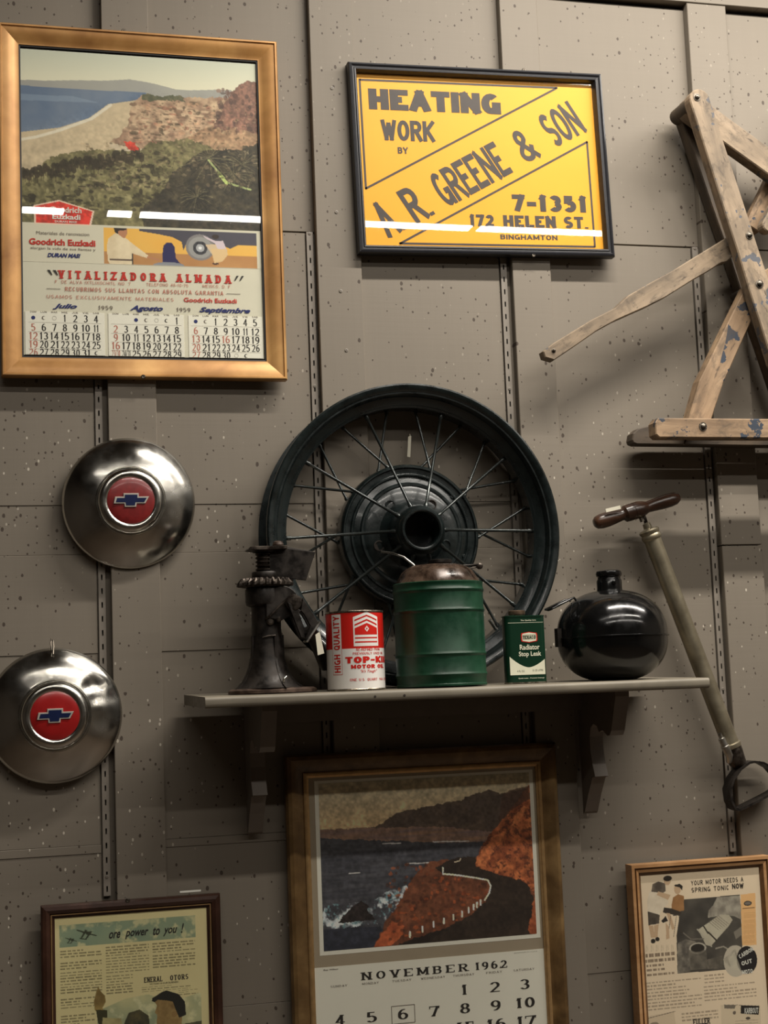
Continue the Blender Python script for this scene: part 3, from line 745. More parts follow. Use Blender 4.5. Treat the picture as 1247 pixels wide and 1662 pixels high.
    def month(ua, ub, rows, reds, v0):
        du = (ub-ua)/6.
        for k in range(7): T('grey_ink', days[k], ua+du*k-.012, ua+du*k+.012, v0-.022, v0-.016, wx=.16, wy=.14)
        for j, row in enumerate(rows):
            vc = v0+[0, .0305, .0580, .0850, .1105][j]
            for k, dd in enumerate(row):
                uc = ua+du*k
                if dd == '': continue
                if dd in ('o', 'O', 'c', 'C'):
                    R_ = .0036; X, Z = U(uc), V(vc)
                    ink = {'o': 'grey_ink', 'O': 'blue_ink', 'c': 'grey_ink', 'C': 'ink'}[dd]
                    if dd == 'O': flat(L[ink], [tuple((X+R_*math.cos(a*PI/8), Z+R_*math.sin(a*PI/8)) for a in range(16))], -.0061)
                    elif dd == 'o': flat(L[ink], stroke_poly([(X+R_*math.cos(a*PI/8), Z+R_*math.sin(a*PI/8)) for a in range(17)], .0004, .0004), -.0061)
                    else:
                        out = [(X+R_*math.cos(math.radians(a)), Z+R_*math.sin(math.radians(a))) for a in range(60, 301, 20)]
                        inn = [(X+.0012+R_*.8*math.cos(math.radians(a)), Z+R_*.8*math.sin(math.radians(a))) for a in range(300, 59, -20)]
                        mid = len(out)
                        flat(L[ink], [(out[i], out[i+1], inn[mid-2-i], inn[mid-1-i]) for i in range(mid-1)], -.0061)
                    continue
                s = str(dd); hw = .0085 if len(s) == 1 else .0165
                if s == '1': hw = .0045
                if s == '11': hw = .010
                vb = vc+.0115
                if vb > .9985 and j == 4: vb = vc+.0115
                ink = 'pale_red_ink' if dd in reds else 'ink'
                q = text_quads(s, U(uc-hw), V(vb), U(uc+hw), V(vc-.0115), wx=.20, wy=.08, gap=.30)
                lim = V(.9985)
                q = [tuple((p[0], max(p[1], lim)) for p in qq) for qq in q if max(p[1] for p in qq) > lim]
                flat(L[ink], q, -.0061)
            if j < 4: flat(L['grey_ink'], [((U(ua-.02), V(vc+.0145)), (U(ub+.02), V(vc+.0145)), (U(ub+.02), V(vc+.0151)), (U(ua-.02), V(vc+.0151)))], -.00595)
    month(.043, .297, [['O','c','o',1,2,3,4], list(range(5,12)), list(range(12,19)), list(range(19,26)), [26,27,28,29,30,31,'C']], (5,12,19,26), .881)
    month(.377, .631, [['','','O','c','o','C',1], list(range(2,9)), list(range(9,16)), list(range(16,23)), ['23/30','24/31',25,26,27,28,29]], (2,9,16,'23/30'), .881)
    month(.711, .964, [['O','c',1,2,3,4,5], list(range(6,13)), list(range(13,20)), list(range(20,27)), [27,28,29,30,'o','C','']], (6,13,20,27,16), .881)
    for k, mb in L.items():
        if mb.v: tag(mb.build('lettering', M[k], r), kind='stuff')
    sheet('glass', x0, x0+w, z0, z1, -.0078, M['glass'], r, .0008)
    eye_screw(r, .2545, -.0225, .0012); eye_screw(r, .2320, -.0125, H+.0025)
    return r
gold_calendar()

# ===== yellow heating sign
def heating_sign():
    W, H = .5365, .387
    r = empty('framed_sign', (.0895, -.011, 2.4525), (0, -math.radians(1.15), 0))
    tag(r, 'black framed yellow sign reading HEATING WORK BY A. R. GREENE & SON', 'sign')
    prof = [(0, 0), (0, .0170), (.0016, .0205), (.0050, .0218), (.0085, .0190), (.0105, .0188), (.0120, .0208), (.0145, .0205), (.0178, .0125), (.0182, .0070), (.0182, 0)]
    frame_rails(r, W, H, prof, M['black_frame'])
    x0, z0, w, h = .0180, .0180, .5005, .351; z1 = z0+h
    sheet('sign_card', x0, x0+w, z0, z1, -.0056, M['yellow'], r, .001)
    U = lambda u: x0+u*w
    V = lambda v: z1-v*h
    y = -.0060
    def T(s, u0, u1, va, vb, **k):
        mb = MB(); flat(mb, text_quads(s, U(u0), V(vb), U(u1), V(va), **k), y); mb.build('lettering', M['sign_ink'], r)
    def ln(pts, wd):
        P = [(U(a), V(b)) for a, b in pts]; mb = MB()
        flat(mb, stroke_poly(P, wd, wd), y); mb.build('rule_line', M['sign_ink'], r)
    ln([(.014, .037), (.850, .032)], .0042); ln([(.014, .031), (.014, .675)], .0042); ln([(.012, .672), (.846, .034)], .0042)
    ln([(.962, .350), (.962, .986)], .0042); ln([(.962, .983), (.136, .983)], .0042); ln([(.138, .985), (.964, .352)], .0042)
    T('HEATING', .046, .598, .086, .208, wx=.42, wy=.28, gap=.10)
    T('WORK', .090, .310, .266, .386, wx=.30, wy=.19, gap=.12)
    T('BY', .153, .195, .424, .462, wx=.26, wy=.22, gap=.2)
    T('7-1351', .618, .940, .682, .780, wx=.40, wy=.27, gap=.24)
    T('172', .432, .535, .806, .876, wx=.36, wy=.24, gap=.22)
    T('HELEN', .575, .800, .806, .876, wx=.38, wy=.24, gap=.2)
    T('ST.', .835, .940, .806, .876, wx=.36, wy=.24, gap=.2)
    T('BINGHAMTON', .558, .802, .920, .948, wx=.24, wy=.2, gap=.22)
    # the slanted name: laid out level, then turned about its own base line
    ang = math.atan2((.683-.0)*0+.640*h, .834*w)
    c = (U(.105), V(.955))
    def slant(s, s0, s1, hgt, off=0.0, **k):
        q = text_quads(s, c[0]+s0, c[1]+off, c[0]+s1, c[1]+off+hgt, **k)
        q = [tuple((p[0]-(p[1]-c[1])*.06, p[1]) for p in t) for t in q]
        mb = MB(); flat(mb, rot_polys(q, ang, c), y); mb.build('lettering', M['sign_ink'], r)
    slant('A.', -.004, .040, .0745, .002, wx=.26, wy=.17, gap=.1)
    slant('R.', .062, .107, .0745, .001, wx=.25, wy=.17, gap=.1)
    slant('GREENE', .136, .300, .0745, 0, wx=.235, wy=.17, gap=.12)
    slant('&', .335, .372, .070, .002, wx=.2, wy=.16, gap=.1)
    slant('SON', .410, .491, .0745, .002, wx=.24, wy=.17, gap=.14)
    sheet('glass', x0, x0+w, z0, z1, -.0075, M['glass'], r, .0008)
    eye_screw(r, .360, -.0185, .0005); eye_screw(r, .370, -.012, H+.002)
    return r
heating_sign()

# ===== November 1962 coast calendar
def coast_calendar():
    W, H = .5325, .70
    r = empty('framed_calendar', (-.0866, -.011, .7950))
    tag(r, 'dark bronze framed calendar page for November 1962 below the shelf', 'calendar')
    prof = [(0, 0), (0, .010), (.0035, .0165), (.010, .0195), (.017, .0185), (.026, .0128), (.0335, .0108), (.0335, 0)]
    frame_rails(r, W, H, prof, M['bronze_frame'])
    frame_rails(r, W, H, [(.0335, 0), (.0335, .0128), (.0360, .0142), (.0390, .0142), (.0400, .0115), (.0436, .0105), (.0436, 0)], M['fillet'], 'fillet')
    x0, w, z1, h = .0434, .449, H-.0436, .44; zb = .0436
    sheet('mat_board', x0, x0+w, zb, z1, -.0075, M['paper_mat'], r, .001)
    U = lambda u: x0+u*w
    V = lambda v: z1-v*h
    c = Canvas(380, 286, (60, 58, 64))
    c.T = lambda x, y: ((x-175-20*(y-165)/690.)/893., (y-190+58*(x-175)/890.)/702.)
    n1 = c.noise(7, 7, 5, 11, .6); n2 = c.noise(24, 18, 4, 12, .65); n3 = c.noise(70, 50, 3, 13, .7); ns = c.noise(6, 50, 4, 14, .6)
    c.warp = ((c.noise(40, 32, 3, 61, .7)-.5)*.022, (c.noise(44, 36, 3, 62, .7)-.5)*.022)
    g = np.clip(c.vv/.36, 0, 1)[..., None]
    c.a[:] = (1-g)*np.array([150, 142, 122])+g*np.array([184, 154, 116])
    c.blend(np.clip((c.vv-.27)/.1, 0, 1)*.5, (96, 84, 84))
    c.poly([(160,400),(1120,400),(1120,950),(160,950)], (50,50,56), 1, (ns, (68,67,72), 2))
    c.poly([(160,385),(420,372),(1000,350),(1000,430),(700,440),(300,425),(160,415)], (98,82,80), 1, (ns, (124,96,78), 2))
    c.poly([(400,378),(450,345),(500,312),(545,298),(580,297),(640,282),(700,268),(770,255),(800,240),(840,225),(890,212),(930,222),(965,225),(1010,212),(1110,190),(1110,400),(900,390),(700,372),(560,372)], (66,56,52), 1, (n2, (84,70,60), 1.5))
    for (a, b, q) in ((440,515,443),(540,640,527),(300,345,568),(650,800,435)): c.line([(a, q), (b, q-3)], 5, (176,172,170), .75)
    m = c.mask([(190,790),(200,700),(330,690),(400,680),(470,640),(540,615),(520,700),(450,770),(330,790),(240,800)]).astype(float)
    c.blend(m*np.clip((n2-.45)*6, 0, 1), (176,182,186)); c.blend(m*np.clip((n3-.6)*6, 0, 1), (96,124,130))
    c.poly([(250,770),(290,730),(320,700),(350,684),(375,700),(382,735),(400,740),(405,760),(340,765),(300,775)], (28,24,24), 1, (n3, (48,40,40), 2))
    c.poly([(190,800),(430,790),(420,880),(190,900)], (40,42,52), .8)
    c.poly([(390,890),(420,830),(450,770),(500,700),(530,640),(570,580),(620,530),(680,508),(760,512),(830,498),(1120,480),(1120,950),(390,950)], (78,48,36), 1, (n2, (112,68,48), 2))
    c.poly([(395,885),(430,820),(480,770),(525,790),(520,830),(470,870)], (160,86,54), 1, (n2, (126,64,42), 2))
    for i in range(260):
        r_ = RNG; x, y = r_.uniform(430, 880), r_.uniform(530, 850); c.ell(x, y, r_.uniform(3, 12), r_.uniform(3, 9), [(72,40,30),(160,80,46),(118,60,38),(60,36,28)][r_.randint(4)], .55 if (c.T(x, y)[0] > .3) else 0)
    c.poly([(730,505),(830,498),(836,545),(900,568),(1000,585),(1050,620),(1078,680),(1090,820),(1090,950),(440,950),(470,878),(560,845),(700,800),(800,750),(870,690),(893,630),(890,600),(780,580),(690,570),(660,545),(700,520)], (40,32,28), 1, (n1, (52,42,36), 2))
    c.poly([(480,880),(560,848),(700,800),(640,850),(560,900)], (34,28,26), .8)
    cl = c.poly([(828,545),(835,500),(850,465),(880,420),(930,360),(980,300),(1010,260),(1040,215),(1060,190),(1120,170),(1120,720),(1080,660),(1040,610),(980,588),(900,566)], (118,64,42), 1, (n2, (168,100,62), 2.5))
    c.blend(cl*np.clip((n3-.52)*7, 0, 1)*.8, (74,42,32))
    c.poly([(840,540),(850,480),(900,420),(960,385),(960,400),(900,480),(870,540)], (182,112,70), .8, (n3, (146,84,54), 2)); c.poly([(985,370),(1000,320),(1045,275),(1055,285),(1020,350)], (184,114,72), .8)
    c.poly([(950,225),(1060,190),(1075,240),(1000,290),(960,330),(930,350)], (70,50,42), .7)
    rail = [(690,572),(730,575),(780,582),(830,590),(880,600),(892,625),(885,655),(865,685)]
    c.line(rail, 7, (206,188,164)); c.line([(690,572),(690,545)], 6, (216,200,180)); c.line([(740,522),(762,516),(765,508)], 5, (200,180,156), .8)
    for x, y in [(848,695),(832,705),(818,714),(796,727),(768,743),(731,756),(691,771),(648,785),(601,805),(549,826)]: c.line([(x, y-10), (x, y+10)], 8, (216,200,178))
    c.poly([(1075,690),(1120,640),(1120,950),(1050,820)], (112,58,38), 1, (n3, (142,80,50), 2))
    sheet('print_border', U(.0255), U(.981), V(.7305), V(.0135), -.0081, M['paper_white'], r, .0005)
    c.build('coast_print', U(.0430), U(.9640), V(.7130), V(.0260), -.0086, r, 1.42, .30)
    sheet('month_page', U(0), U(1), zb, V(.7780), -.0082, M['paper_white'], r, .0005)
    mb, mg = MB(), MB(); y = -.0088
    flat(mb, text_quads('NOVEMBER', U(.195), V(.8430), U(.655), V(.8120), wx=.20, wy=.085, serif=.9, gap=.5), y)
    flat(mb, text_quads('1962', U(.685), V(.8430), U(.826), V(.8120), wx=.20, wy=.085, serif=.6, gap=.35), y)
    uc = [.100, .233, .366, .500, .633, .767, .899]
    for k, d in enumerate(['SUNDAY','MONDAY','TUESDAY','WEDNESDAY','THURSDAY','FRIDAY','SATURDAY']):
        hw = .0058*len(d); flat(mg, text_quads(d, U(uc[k]-hw), V(.8625), U(uc[k]+hw), V(.8540), wx=.14, wy=.1, gap=.45, serif=.3), y)
    start = 4; dnum = 1
    for row in range(5):
        for k in range(7):
            if row == 0 and k < start: continue
            if dnum > 30: break
            s = str(dnum); hw = .0215 if len(s) == 1 else .043
            if s == '1': hw = .012
            vc = .9190+.0765*row
            flat(mb, text_quads(s, U(uc[k]-hw), V(vc+.0205), U(uc[k]+hw), V(vc-.0205), wx=.20, wy=.075, gap=.26, serif=.45 if '1' in s or '4' in s or '7' in s else 0), y)
            if dnum == 6:
                B = [(U(.318), V(vc+.037)), (U(.416), V(vc+.037)), (U(.416), V(vc-.035)), (U(.318), V(vc-.035)), (U(.318), V(vc+.037))]
                for i in range(4): flat(mg, stroke_poly([B[i], B[i+1]], .0011, .0011), y)
            dnum += 1
    flat(mg, font_polys('Roy Wilson', U(.037), V(.7930), U(.100), V(.7860), weight=.02, shear=.3), y)
    flat(mg, font_polys('printed in u.s.a.', U(.86), V(.7885), U(.965), V(.7835)), y)
    tag(mb.build('lettering', M['ink'], r), kind='stuff'); tag(mg.build('lettering', M['grey_ink'], r), kind='stuff')
    sheet('glass', U(0), U(1), zb, z1, -.0100, M['glass'], r, .0008)
    return r
coast_calendar()

def fake_lines(c, u0, u1, v0, v1, pitch, col, seed, ragged=.12, alpha=.75, th=.42):
    """small body copy: rows of word-like dashes with letter texture"""
    rr = random.Random(seed); v = v0
    while v < v1:
        i0, i1 = int(v*c.H), max(int(v*c.H)+1, int((v+pitch*th)*c.H)); x = u0; end = u1 if rr.random() > .22 else u1-(u1-u0)*rr.uniform(ragged, .5)
        while x < end:
            wl = rr.uniform(.012, .05); j0, j1 = int(x*c.W), int(min(x+wl, end)*c.W)
            if j1 > j0:
                k = (alpha*(.55+.45*np.array([rr.random() for _ in range(j1-j0)])))[None, :, None]
                c.a[i0:i1, j0:j1] = c.a[i0:i1, j0:j1]*(1-k)+np.array(col)*k
            x += wl+.009
        v += pitch

# ===== magazine advertisement, lower left
def power_advert():
    W, H = .3160, .395
    r = empty('framed_advertisement', (-.5290, -.0115, .8605))
    tag(r, 'dark walnut framed magazine page with warplanes and text ore power to you!', 'picture')
    prof = [(0, 0), (0, .0120), (.0030, .0150), (.0090, .0165), (.0150, .0135), (.0165, .0095), (.0185, .0105), (.0200, .0105), (.0215, .0065), (.0240, .0060), (.0240, 0)]
    frame_rails(r, W, H, prof, M['dark_frame'])
    frame_rails(r, W, H, [(.0165, .0096), (.0172, .0116), (.0186, .0116), (.0192, .0100)], M['fillet'], 'fillet')
    x0, w, z1, h = .0240, .2680, H-.0240, .205; VH = 1.68
    c = Canvas(330, 424, (206, 194, 148)); c.T = lambda x, y: (x, y/VH)
    n1 = c.noise(5, 6, 4, 21); n2 = c.noise(16, 20, 4, 22, .6)
    c.blend(np.clip((n1-.4)*2, 0, 1)*.3, (190, 178, 134))
    m = c.poly([(.030,.063),(.920,.063),(.920,.250),(.030,.250)], (138,150,124), 1, (n1, (120,138,118), 2))
    c.blend(m*np.clip((n2-.52)*6, 0, 1), (188,184,144))
    def plane(u, v, s):
        d = (58, 62, 48)
        for P in ([(-1,-.5),(1.1,.62),(1.05,.75),(-.2,.2),(-1.05,-.35)], [(-.15,-.35),(.1,-.25),(-.5,.95),(-.65,.9)], [(.35,-.1),(.6,0),(0,1.1),(-.15,1.05)], [(-.7,.8),(.0,1.05),(-.05,1.18),(-.72,.95)], [(.05,-.1),(.35,.0),(.2,.5),(-.05,.4)]):
            c.poly([(u+p[0]*s, v+p[1]*s*.9) for p in P], d)
    plane(.205, .135, .062); plane(.105, .185, .036)
    ink = (92, 84, 60)
    fk = lambda c, a, b, v0, v1, p, col, seed, **k: fake_lines(c, a, b, v0/VH, v1/VH, p/VH, col, seed, **k)
    for a, b, q, seed in ((.034,.303,.300,1),(.034,.303,.400,2),(.034,.303,.480,3),(.034,.303,.575,4),(.034,.270,.700,5),(.034,.250,.840,6)): fk(c, a, b, q-.02, q+(.045 if seed < 3 else .07), .0235, ink, seed)
    fk(c, .330, .612, .276, .495, .0235, ink, 9); fk(c, .330, .500, .520, .665, .0235, ink, 10); fk(c, .634, .918, .276, .350, .0235, ink, 11); fk(c, .634, .918, .380, .490, .0235, ink, 12)
    fk(c, .560, .880, .640, .675, .017, ink, 14, th=.3); fk(c, .80, .93, .69, .73, .017, ink, 15, th=.3)
    # lower picture: clouds, raised hand, man in a dark cap, a helmeted shoulder
    m = c.mask([(.27,.80),(.45,.72),(.60,.70),(.75,.78),(.95,.72),(.95,1.68),(.25,1.68)]).astype(float)
    c.blend(m*.9, (186, 182, 140), (n1, (132, 142, 116), 2.5)); c.blend(m*np.clip((n2-.5)*5, 0, 1)*.7, (212, 206, 166))
    c.poly([(.245,.720),(.262,.640),(.275,.600),(.290,.640),(.318,.680),(.322,.730),(.300,.780),(.310,.800),(.275,.830),(.250,.790)], (152,130,78), 1, (n2, (118,98,58), 2))
    c.poly([(.258,.790),(.330,.800),(.330,.860),(.300,.960),(.270,.900)], (62,60,40)); c.poly([(.30,.86),(.42,.88),(.46,1.2),(.28,1.2)], (176,166,120), 1, (n2, (140,128,88), 2))
    c.poly([(.44,.92),(.47,.84),(.54,.82),(.60,.88),(.62,1.2),(.44,1.2)], (50,52,46), 1, (n2, (92,84,58), 2))
    c.poly([(.640,.770),(.655,.800),(.640,.860),(.655,.880),(.650,.960),(.700,1.0),(.720,1.2),(.80,1.2),(.82,.900),(.80,.80),(.74,.74),(.66,.75)], (160,134,88), 1, (n2, (122,98,62), 2))
    c.ell(.767, .885, .020, .026, (140,112,72)); c.poly([(.622,.760),(.625,.735),(.690,.690),(.720,.680),(.80,.720),(.84,.790),(.845,.900),(.80,.920),(.775,.840),(.76,.780),(.72,.765),(.660,.752),(.640,.772)], (40,40,36))
    c.poly([(.60,1.0),(.95,.96),(.95,1.68),(.50,1.68)], (72,72,56), 1, (n2, (104,98,72), 2))
    c.line([(.05,.92),(.27,.92)], .006, ink); c.line([(.05,.92),(.05,1.4)], .004, ink)
    c.build('magazine_page', x0, x0+w, z1-h*VH, z1, -.0050, r, 1.2)
    U = lambda u: x0+u*w
    V = lambda v: z1-v*h
    mb = MB(); y = -.0054
    for s, a, b, va, vb in (('ore', .350, .425, .150, .205), ('power', .455, .610, .150, .220), ('to', .640, .685, .135, .205), ('you', .705, .800, .150, .220), ('!', .825, .845, .120, .205)):
        flat(mb, font_polys(s, U(a), V(vb), U(b), V(va), weight=.022, shear=.35), y)
    flat(mb, text_quads('ENERAL', U(.574), V(.598), U(.695), V(.555), wx=.24, wy=.12, serif=.7, gap=.2), y)
    flat(mb, text_quads('OTORS', U(.745), V(.598), U(.868), V(.555), wx=.24, wy=.12, serif=.7, gap=.2), y)
    flat(mb, font_polys('VICTORY IS OUR BUSINESS', U(.61), V(.622), U(.80), V(.608)), y)
    tag(mb.build('lettering', M['ink'], r), kind='stuff')
    sheet('glass', x0, x0+w, z1-h*VH, z1, -.0062, M['glass'], r, .0008)
    eye_screw(r, .1510, -.0145, H-.0008)
    MB().box(.245, .283, -.004, -.001, H+.0045, H+.0075).build('paper_strip', M['white_ink'], r)
    return r
power_advert()

# ===== magazine advertisement, lower right
def tonic_advert():
    W, H = .2960, .388
    r = empty('framed_advertisement', (.5815, -.0115, .8660))
    tag(r, 'tan wood framed magazine page headed YOUR MOTOR NEEDS A SPRING TONIC NOW', 'picture')
    frame_rails(r, W, H, [(0, 0), (0, .0300), (.0060, .0300), (.0060, 0)], M['tan_frame'])
    frame_rails(r, W, H, [(.0060, 0), (.0060, .0270), (.0100, .0255), (.0100, 0)], M['brown_frame'], 'groove')
    frame_rails(r, W, H, [(.0100, 0), (.0100, .0285), (.0150, .0270), (.0150, 0)], M['tan_frame'], 'inner_rail')
    frame_rails(r, W, H, [(.0150, 0), (.0150, .0262), (.0215, .0205), (.0215, 0)], M['brown_frame'], 'slip')
    x0, w, z1, h = .0215, .2530, H-.0215, .30; VH = 1.15
    c = Canvas(310, 422, (226, 206, 180)); c.T = lambda x, y: ((x-185-100*(y-270)/1200.)/955., (y-270+62*(x-185)/930.)/1290./VH)
    n1 = c.noise(6, 7, 4, 31); n2 = c.noise(20, 26, 4, 32, .6); n3 = c.noise(8, 50, 3, 33)
    c.poly([(520,470),(985,435),(1012,850),(1012,1035),(500,1065),(485,760)], (64,60,56), 1, (n1, (96,90,82), 2))
    c.poly([(495,820),(560,790),(640,810),(600,900),(600,1050),(500,1062)], (150,142,128), 1, (n2, (92,86,80), 2))
    c.poly([(800,455),(985,440),(1005,640),(940,610),(860,600),(730,620),(735,560),(770,520)], (170,162,148), 1, (n2, (128,120,110), 2))
    c.poly([(655,715),(830,595),(900,600),(930,640),(900,690),(760,850),(720,840)], (196,188,168), 1, (n1, (170,160,142), 2))
    c.line([(650,712),(765,852)], 12, (176,168,152)); 
    for k in range(6): c.line([(735+k*16,650-k*9),(820+k*16,720-k*9)], 4, (120,112,100), .7)
    c.line([(700,690),(735,745)], 12, (60,54,48)); c.line([(740,740),(800,800)], 14, (70,62,54))
    c.ell(655, 865, 72, 42, (176,168,154)); c.ell(655, 865, 58, 32, (54,50,46))
    c.poly([(585,880),(600,1040),(740,1030),(725,880)], (92,86,78), .8, (n2, (128,120,108), 2)); c.ell(655, 862, 56, 28, (50,46,42))
    c.line([(540,740),(600,790),(700,790)], 10, (120,112,102)); c.line([(800,870),(860,855),(920,890)], 12, (150,142,130))
    c.poly([(940,740),(1010,690),(1010,760),(960,800)], (140,132,120), .8); c.poly([(720,960),(850,930),(860,1030),(740,1035)], (140,130,116), .7, (n2, (90,84,76), 2))
    c.poly([(990,435),(1110,422),(1128,848),(1012,852)], (226,180,126), 1); c.ell(1050, 507, 34, 18, (52,48,46)); c.ell(1050, 507, 26, 11, (120,112,104))
    for k in range(22): c.line([(1022,590+k*11.5),(1112,584+k*11.5)], 3.2, (196,150,100), .8)
    c.line([(1010,550),(1105,543)], 6, (110,84,60), .8)
    # woman and child with the medicine spoon
    sk = (196,166,136)
    c.poly([(285,340),(330,320),(385,335),(390,400),(345,425),(275,410)], (84,74,66), 1, (n2, (120,108,96), 2)); c.ell(400, 315, 30, 34, sk); c.ell(402, 296, 36, 20, (58,50,44))
    c.poly([(265,400),(335,410),(400,440),(415,490),(360,560),(345,590),(255,570),(245,480)], (228,214,194), 1, (n2, (208,192,170), 1.5))
    c.poly([(330,400),(430,430),(410,470),(320,430)], sk); c.poly([(252,560),(348,590),(345,660),(262,672)], (96,86,76), 1, (n2, (70,62,56), 2))
    c.poly([(262,672),(300,675),(310,770),(285,775)], sk); c.poly([(305,675),(342,665),(335,770),(310,770)], sk); c.ell(302, 800, 20, 18, (50,44,40)); c.ell(335, 785, 18, 16, (50,44,40))
    c.ell(482, 385, 30, 38, sk); c.poly([(455,350),(500,340),(524,360),(520,395),(500,370),(460,360)], (50,44,38))
    c.poly([(450,450),(490,425),(535,440),(540,560),(440,570),(440,510)], (170,126,84), 1, (n2, (150,108,70), 1.5)); c.poly([(380,530),(440,540),(520,570),(510,600),(400,580),(372,570)], (66,58,52))
    c.poly([(400,575),(430,580),(470,700),(450,715)], sk); c.poly([(360,640),(395,600),(415,640),(375,655)], (50,44,40)); c.poly([(395,650),(425,690),(430,780),(405,790)], sk)
    c.line([(455,595),(510,590)], 8, (70,62,56)); c.line([(500,600),(525,740)], 6, (70,62,56)); c.line([(480,600),(462,770)], 5, (120,108,96)); c.line([(435,600),(425,700)], 5, (120,108,96))
    # round badge
    c.ell(960, 975, 105, 122, (186,176,160)); c.poly([(860,960),(960,870),(985,1000),(960,1030),(900,1020)], (140,132,120), 1, (n2, (200,190,172), 2))
    c.ell(1052, 968, 92, 106, (40,36,36)); c.poly([(950,900),(990,1000),(1010,1060),(930,1040),(900,960)], (190,182,164), .7)
    # outline word and copy
    for k in range(6): c.line([(250+k*40,835),(250+k*40,880)], 9, (206,188,162)); c.line([(262+k*40,835),(262+k*40,880)], 6, (208,190,164))
    def fl(x0, x1, y0, y1, p, s, al=.6):
        (a, va), (b, _) = c.T(x0, y0), c.T(x1, y0); _, vb = c.T(x0, y1); fake_lines(c, a, b, va, vb, p/1290./VH, (116,98,82), s, alpha=al, th=.45)
    fl(245, 478, 905, 935, 60, 41, .95); fl(245, 478, 948, 975, 60, 42, .95); fl(255, 478, 990, 1090, 38, 43, .9)
    fl(262, 690, 1130, 1365, 27, 44); fl(712, 870, 1085, 1165, 27, 45); fl(712, 1130, 1175, 1290, 27, 46); fl(540, 830, 1385, 1440, 26, 47)
    c.poly([(250,1400),(480,1365),(520,1600),(270,1640)], (212,192,166)); c.line([(250,1420),(490,1365)], 5, (120,104,90)); c.ell(330, 1470, 40, 24, (150,134,116)); c.poly([(850,1325),(1165,1345),(1190,1700),(870,1700)], (212,194,168))
    c.poly([(875,1325),(1160,1342),(1155,1415),(1010,1400),(1010,1330)], (44,40,38)); c.poly([(875,1325),(970,1330),(960,1360),(880,1355)], (120,110,98)); c.ell(960, 1392, 14, 14, (110,98,88)); c.ell(1070, 1440, 20, 10, (80,70,62))
    for k in range(7): c.line([(970,1460+k*22),(1150,1455+k*22)], 4, (160,142,122), .8)
    c.build('magazine_page', x0, x0+w, z1-h*VH, z1, -.0200, r, 1.11)
    U = lambda u: x0+u*w
    V = lambda v: z1-v*h
    mb, mw = MB(), MB(); y = -.0204
    flat(mb, text_quads('YOUR MOTOR NEEDS A', U(.418), V(.085), U(.860), V(.056), wx=.17, wy=.15, gap=.5), y)
    flat(mb, text_quads('SPRING TONIC', U(.418), V(.130), U(.735), V(.101), wx=.17, wy=.15, gap=.5), y)
    flat(mb, text_quads('NOW', U(.762), V(.128), U(.860), V(.095), wx=.24, wy=.19, gap=.25), y)
    flat(mb, text_quads('FULLER', U(.365), V(.962), U(.505), V(.925), wx=.22, wy=.18, gap=.2, serif=.4), y)
    cc = (U(.845), V(.595))
    for s, dz, a in (('CARBON', .016, .42), ('OUT', -.002, .18), ('MOTO', -.020, .05)):
        q = text_quads(s, cc[0]-.0155*(1.1 if len(s) > 4 else .75), cc[1]+dz-.0035, cc[0]+.0155*(1.1 if len(s) > 4 else .75), cc[1]+dz+.0045, wx=.25, wy=.2, gap=.2)
        flat(mw, rot_polys(q, a, (cc[0], cc[1]+dz)), y)
    flat(mw, rot_polys(text_quads('KARBOUT', U(.80), V(.925), U(.915), V(.890), wx=.24, wy=.2, gap=.2), -.06, (U(.86), V(.907))), y)
    tag(mb.build('lettering', M['ink'], r), kind='stuff'); tag(mw.build('lettering', M['white_ink'], r), kind='stuff')
    sheet('glass', x0, x0+w, z1-h*VH, z1, -.0216, M['glass'], r, .0008)
    return r
tonic_advert()

# ------------------------------------------------------------------ hubcaps
def chrome_mat():
    t = NT('worn_chrome'); v = t.coords('Object'); nz = t.noise(v, 14, 5, .6); n2 = t.noise(v, 60, 4, .7); n3 = t.noise(v, 5.5, 3, .55, .6)
    rg = t.math('ADD', t.ramp(nz, [(.35, .10), (.70, .26)]), t.math('MULTIPLY', n2, .08))
    t.set(Base_Color=t.ramp(n3, [(.35, srgb(150, 147, 140)), (.62, srgb(215, 212, 205))]), Metallic=1.0, Roughness=rg, Normal=t.bump(n3, .25, .01, t.bump(n2, .06)))
    return t.m
M['chrome'] = chrome_mat()
M['medallion'] = simple('red_enamel', srgb(150, 26, 26), .28, 0, .1, 60, .05, .5)
M['medallion_worn'] = simple('dull_red_enamel', srgb(118, 30, 30), .35, 0, .2, 90, .1, .4)
M['pale_metal'] = simple('pale_polished_metal', srgb(196, 190, 180), .3, .35, .06, 80)
M['bowtie_blue'] = simple('blue_enamel', srgb(20, 30, 66), .3, 0, .15, 80)
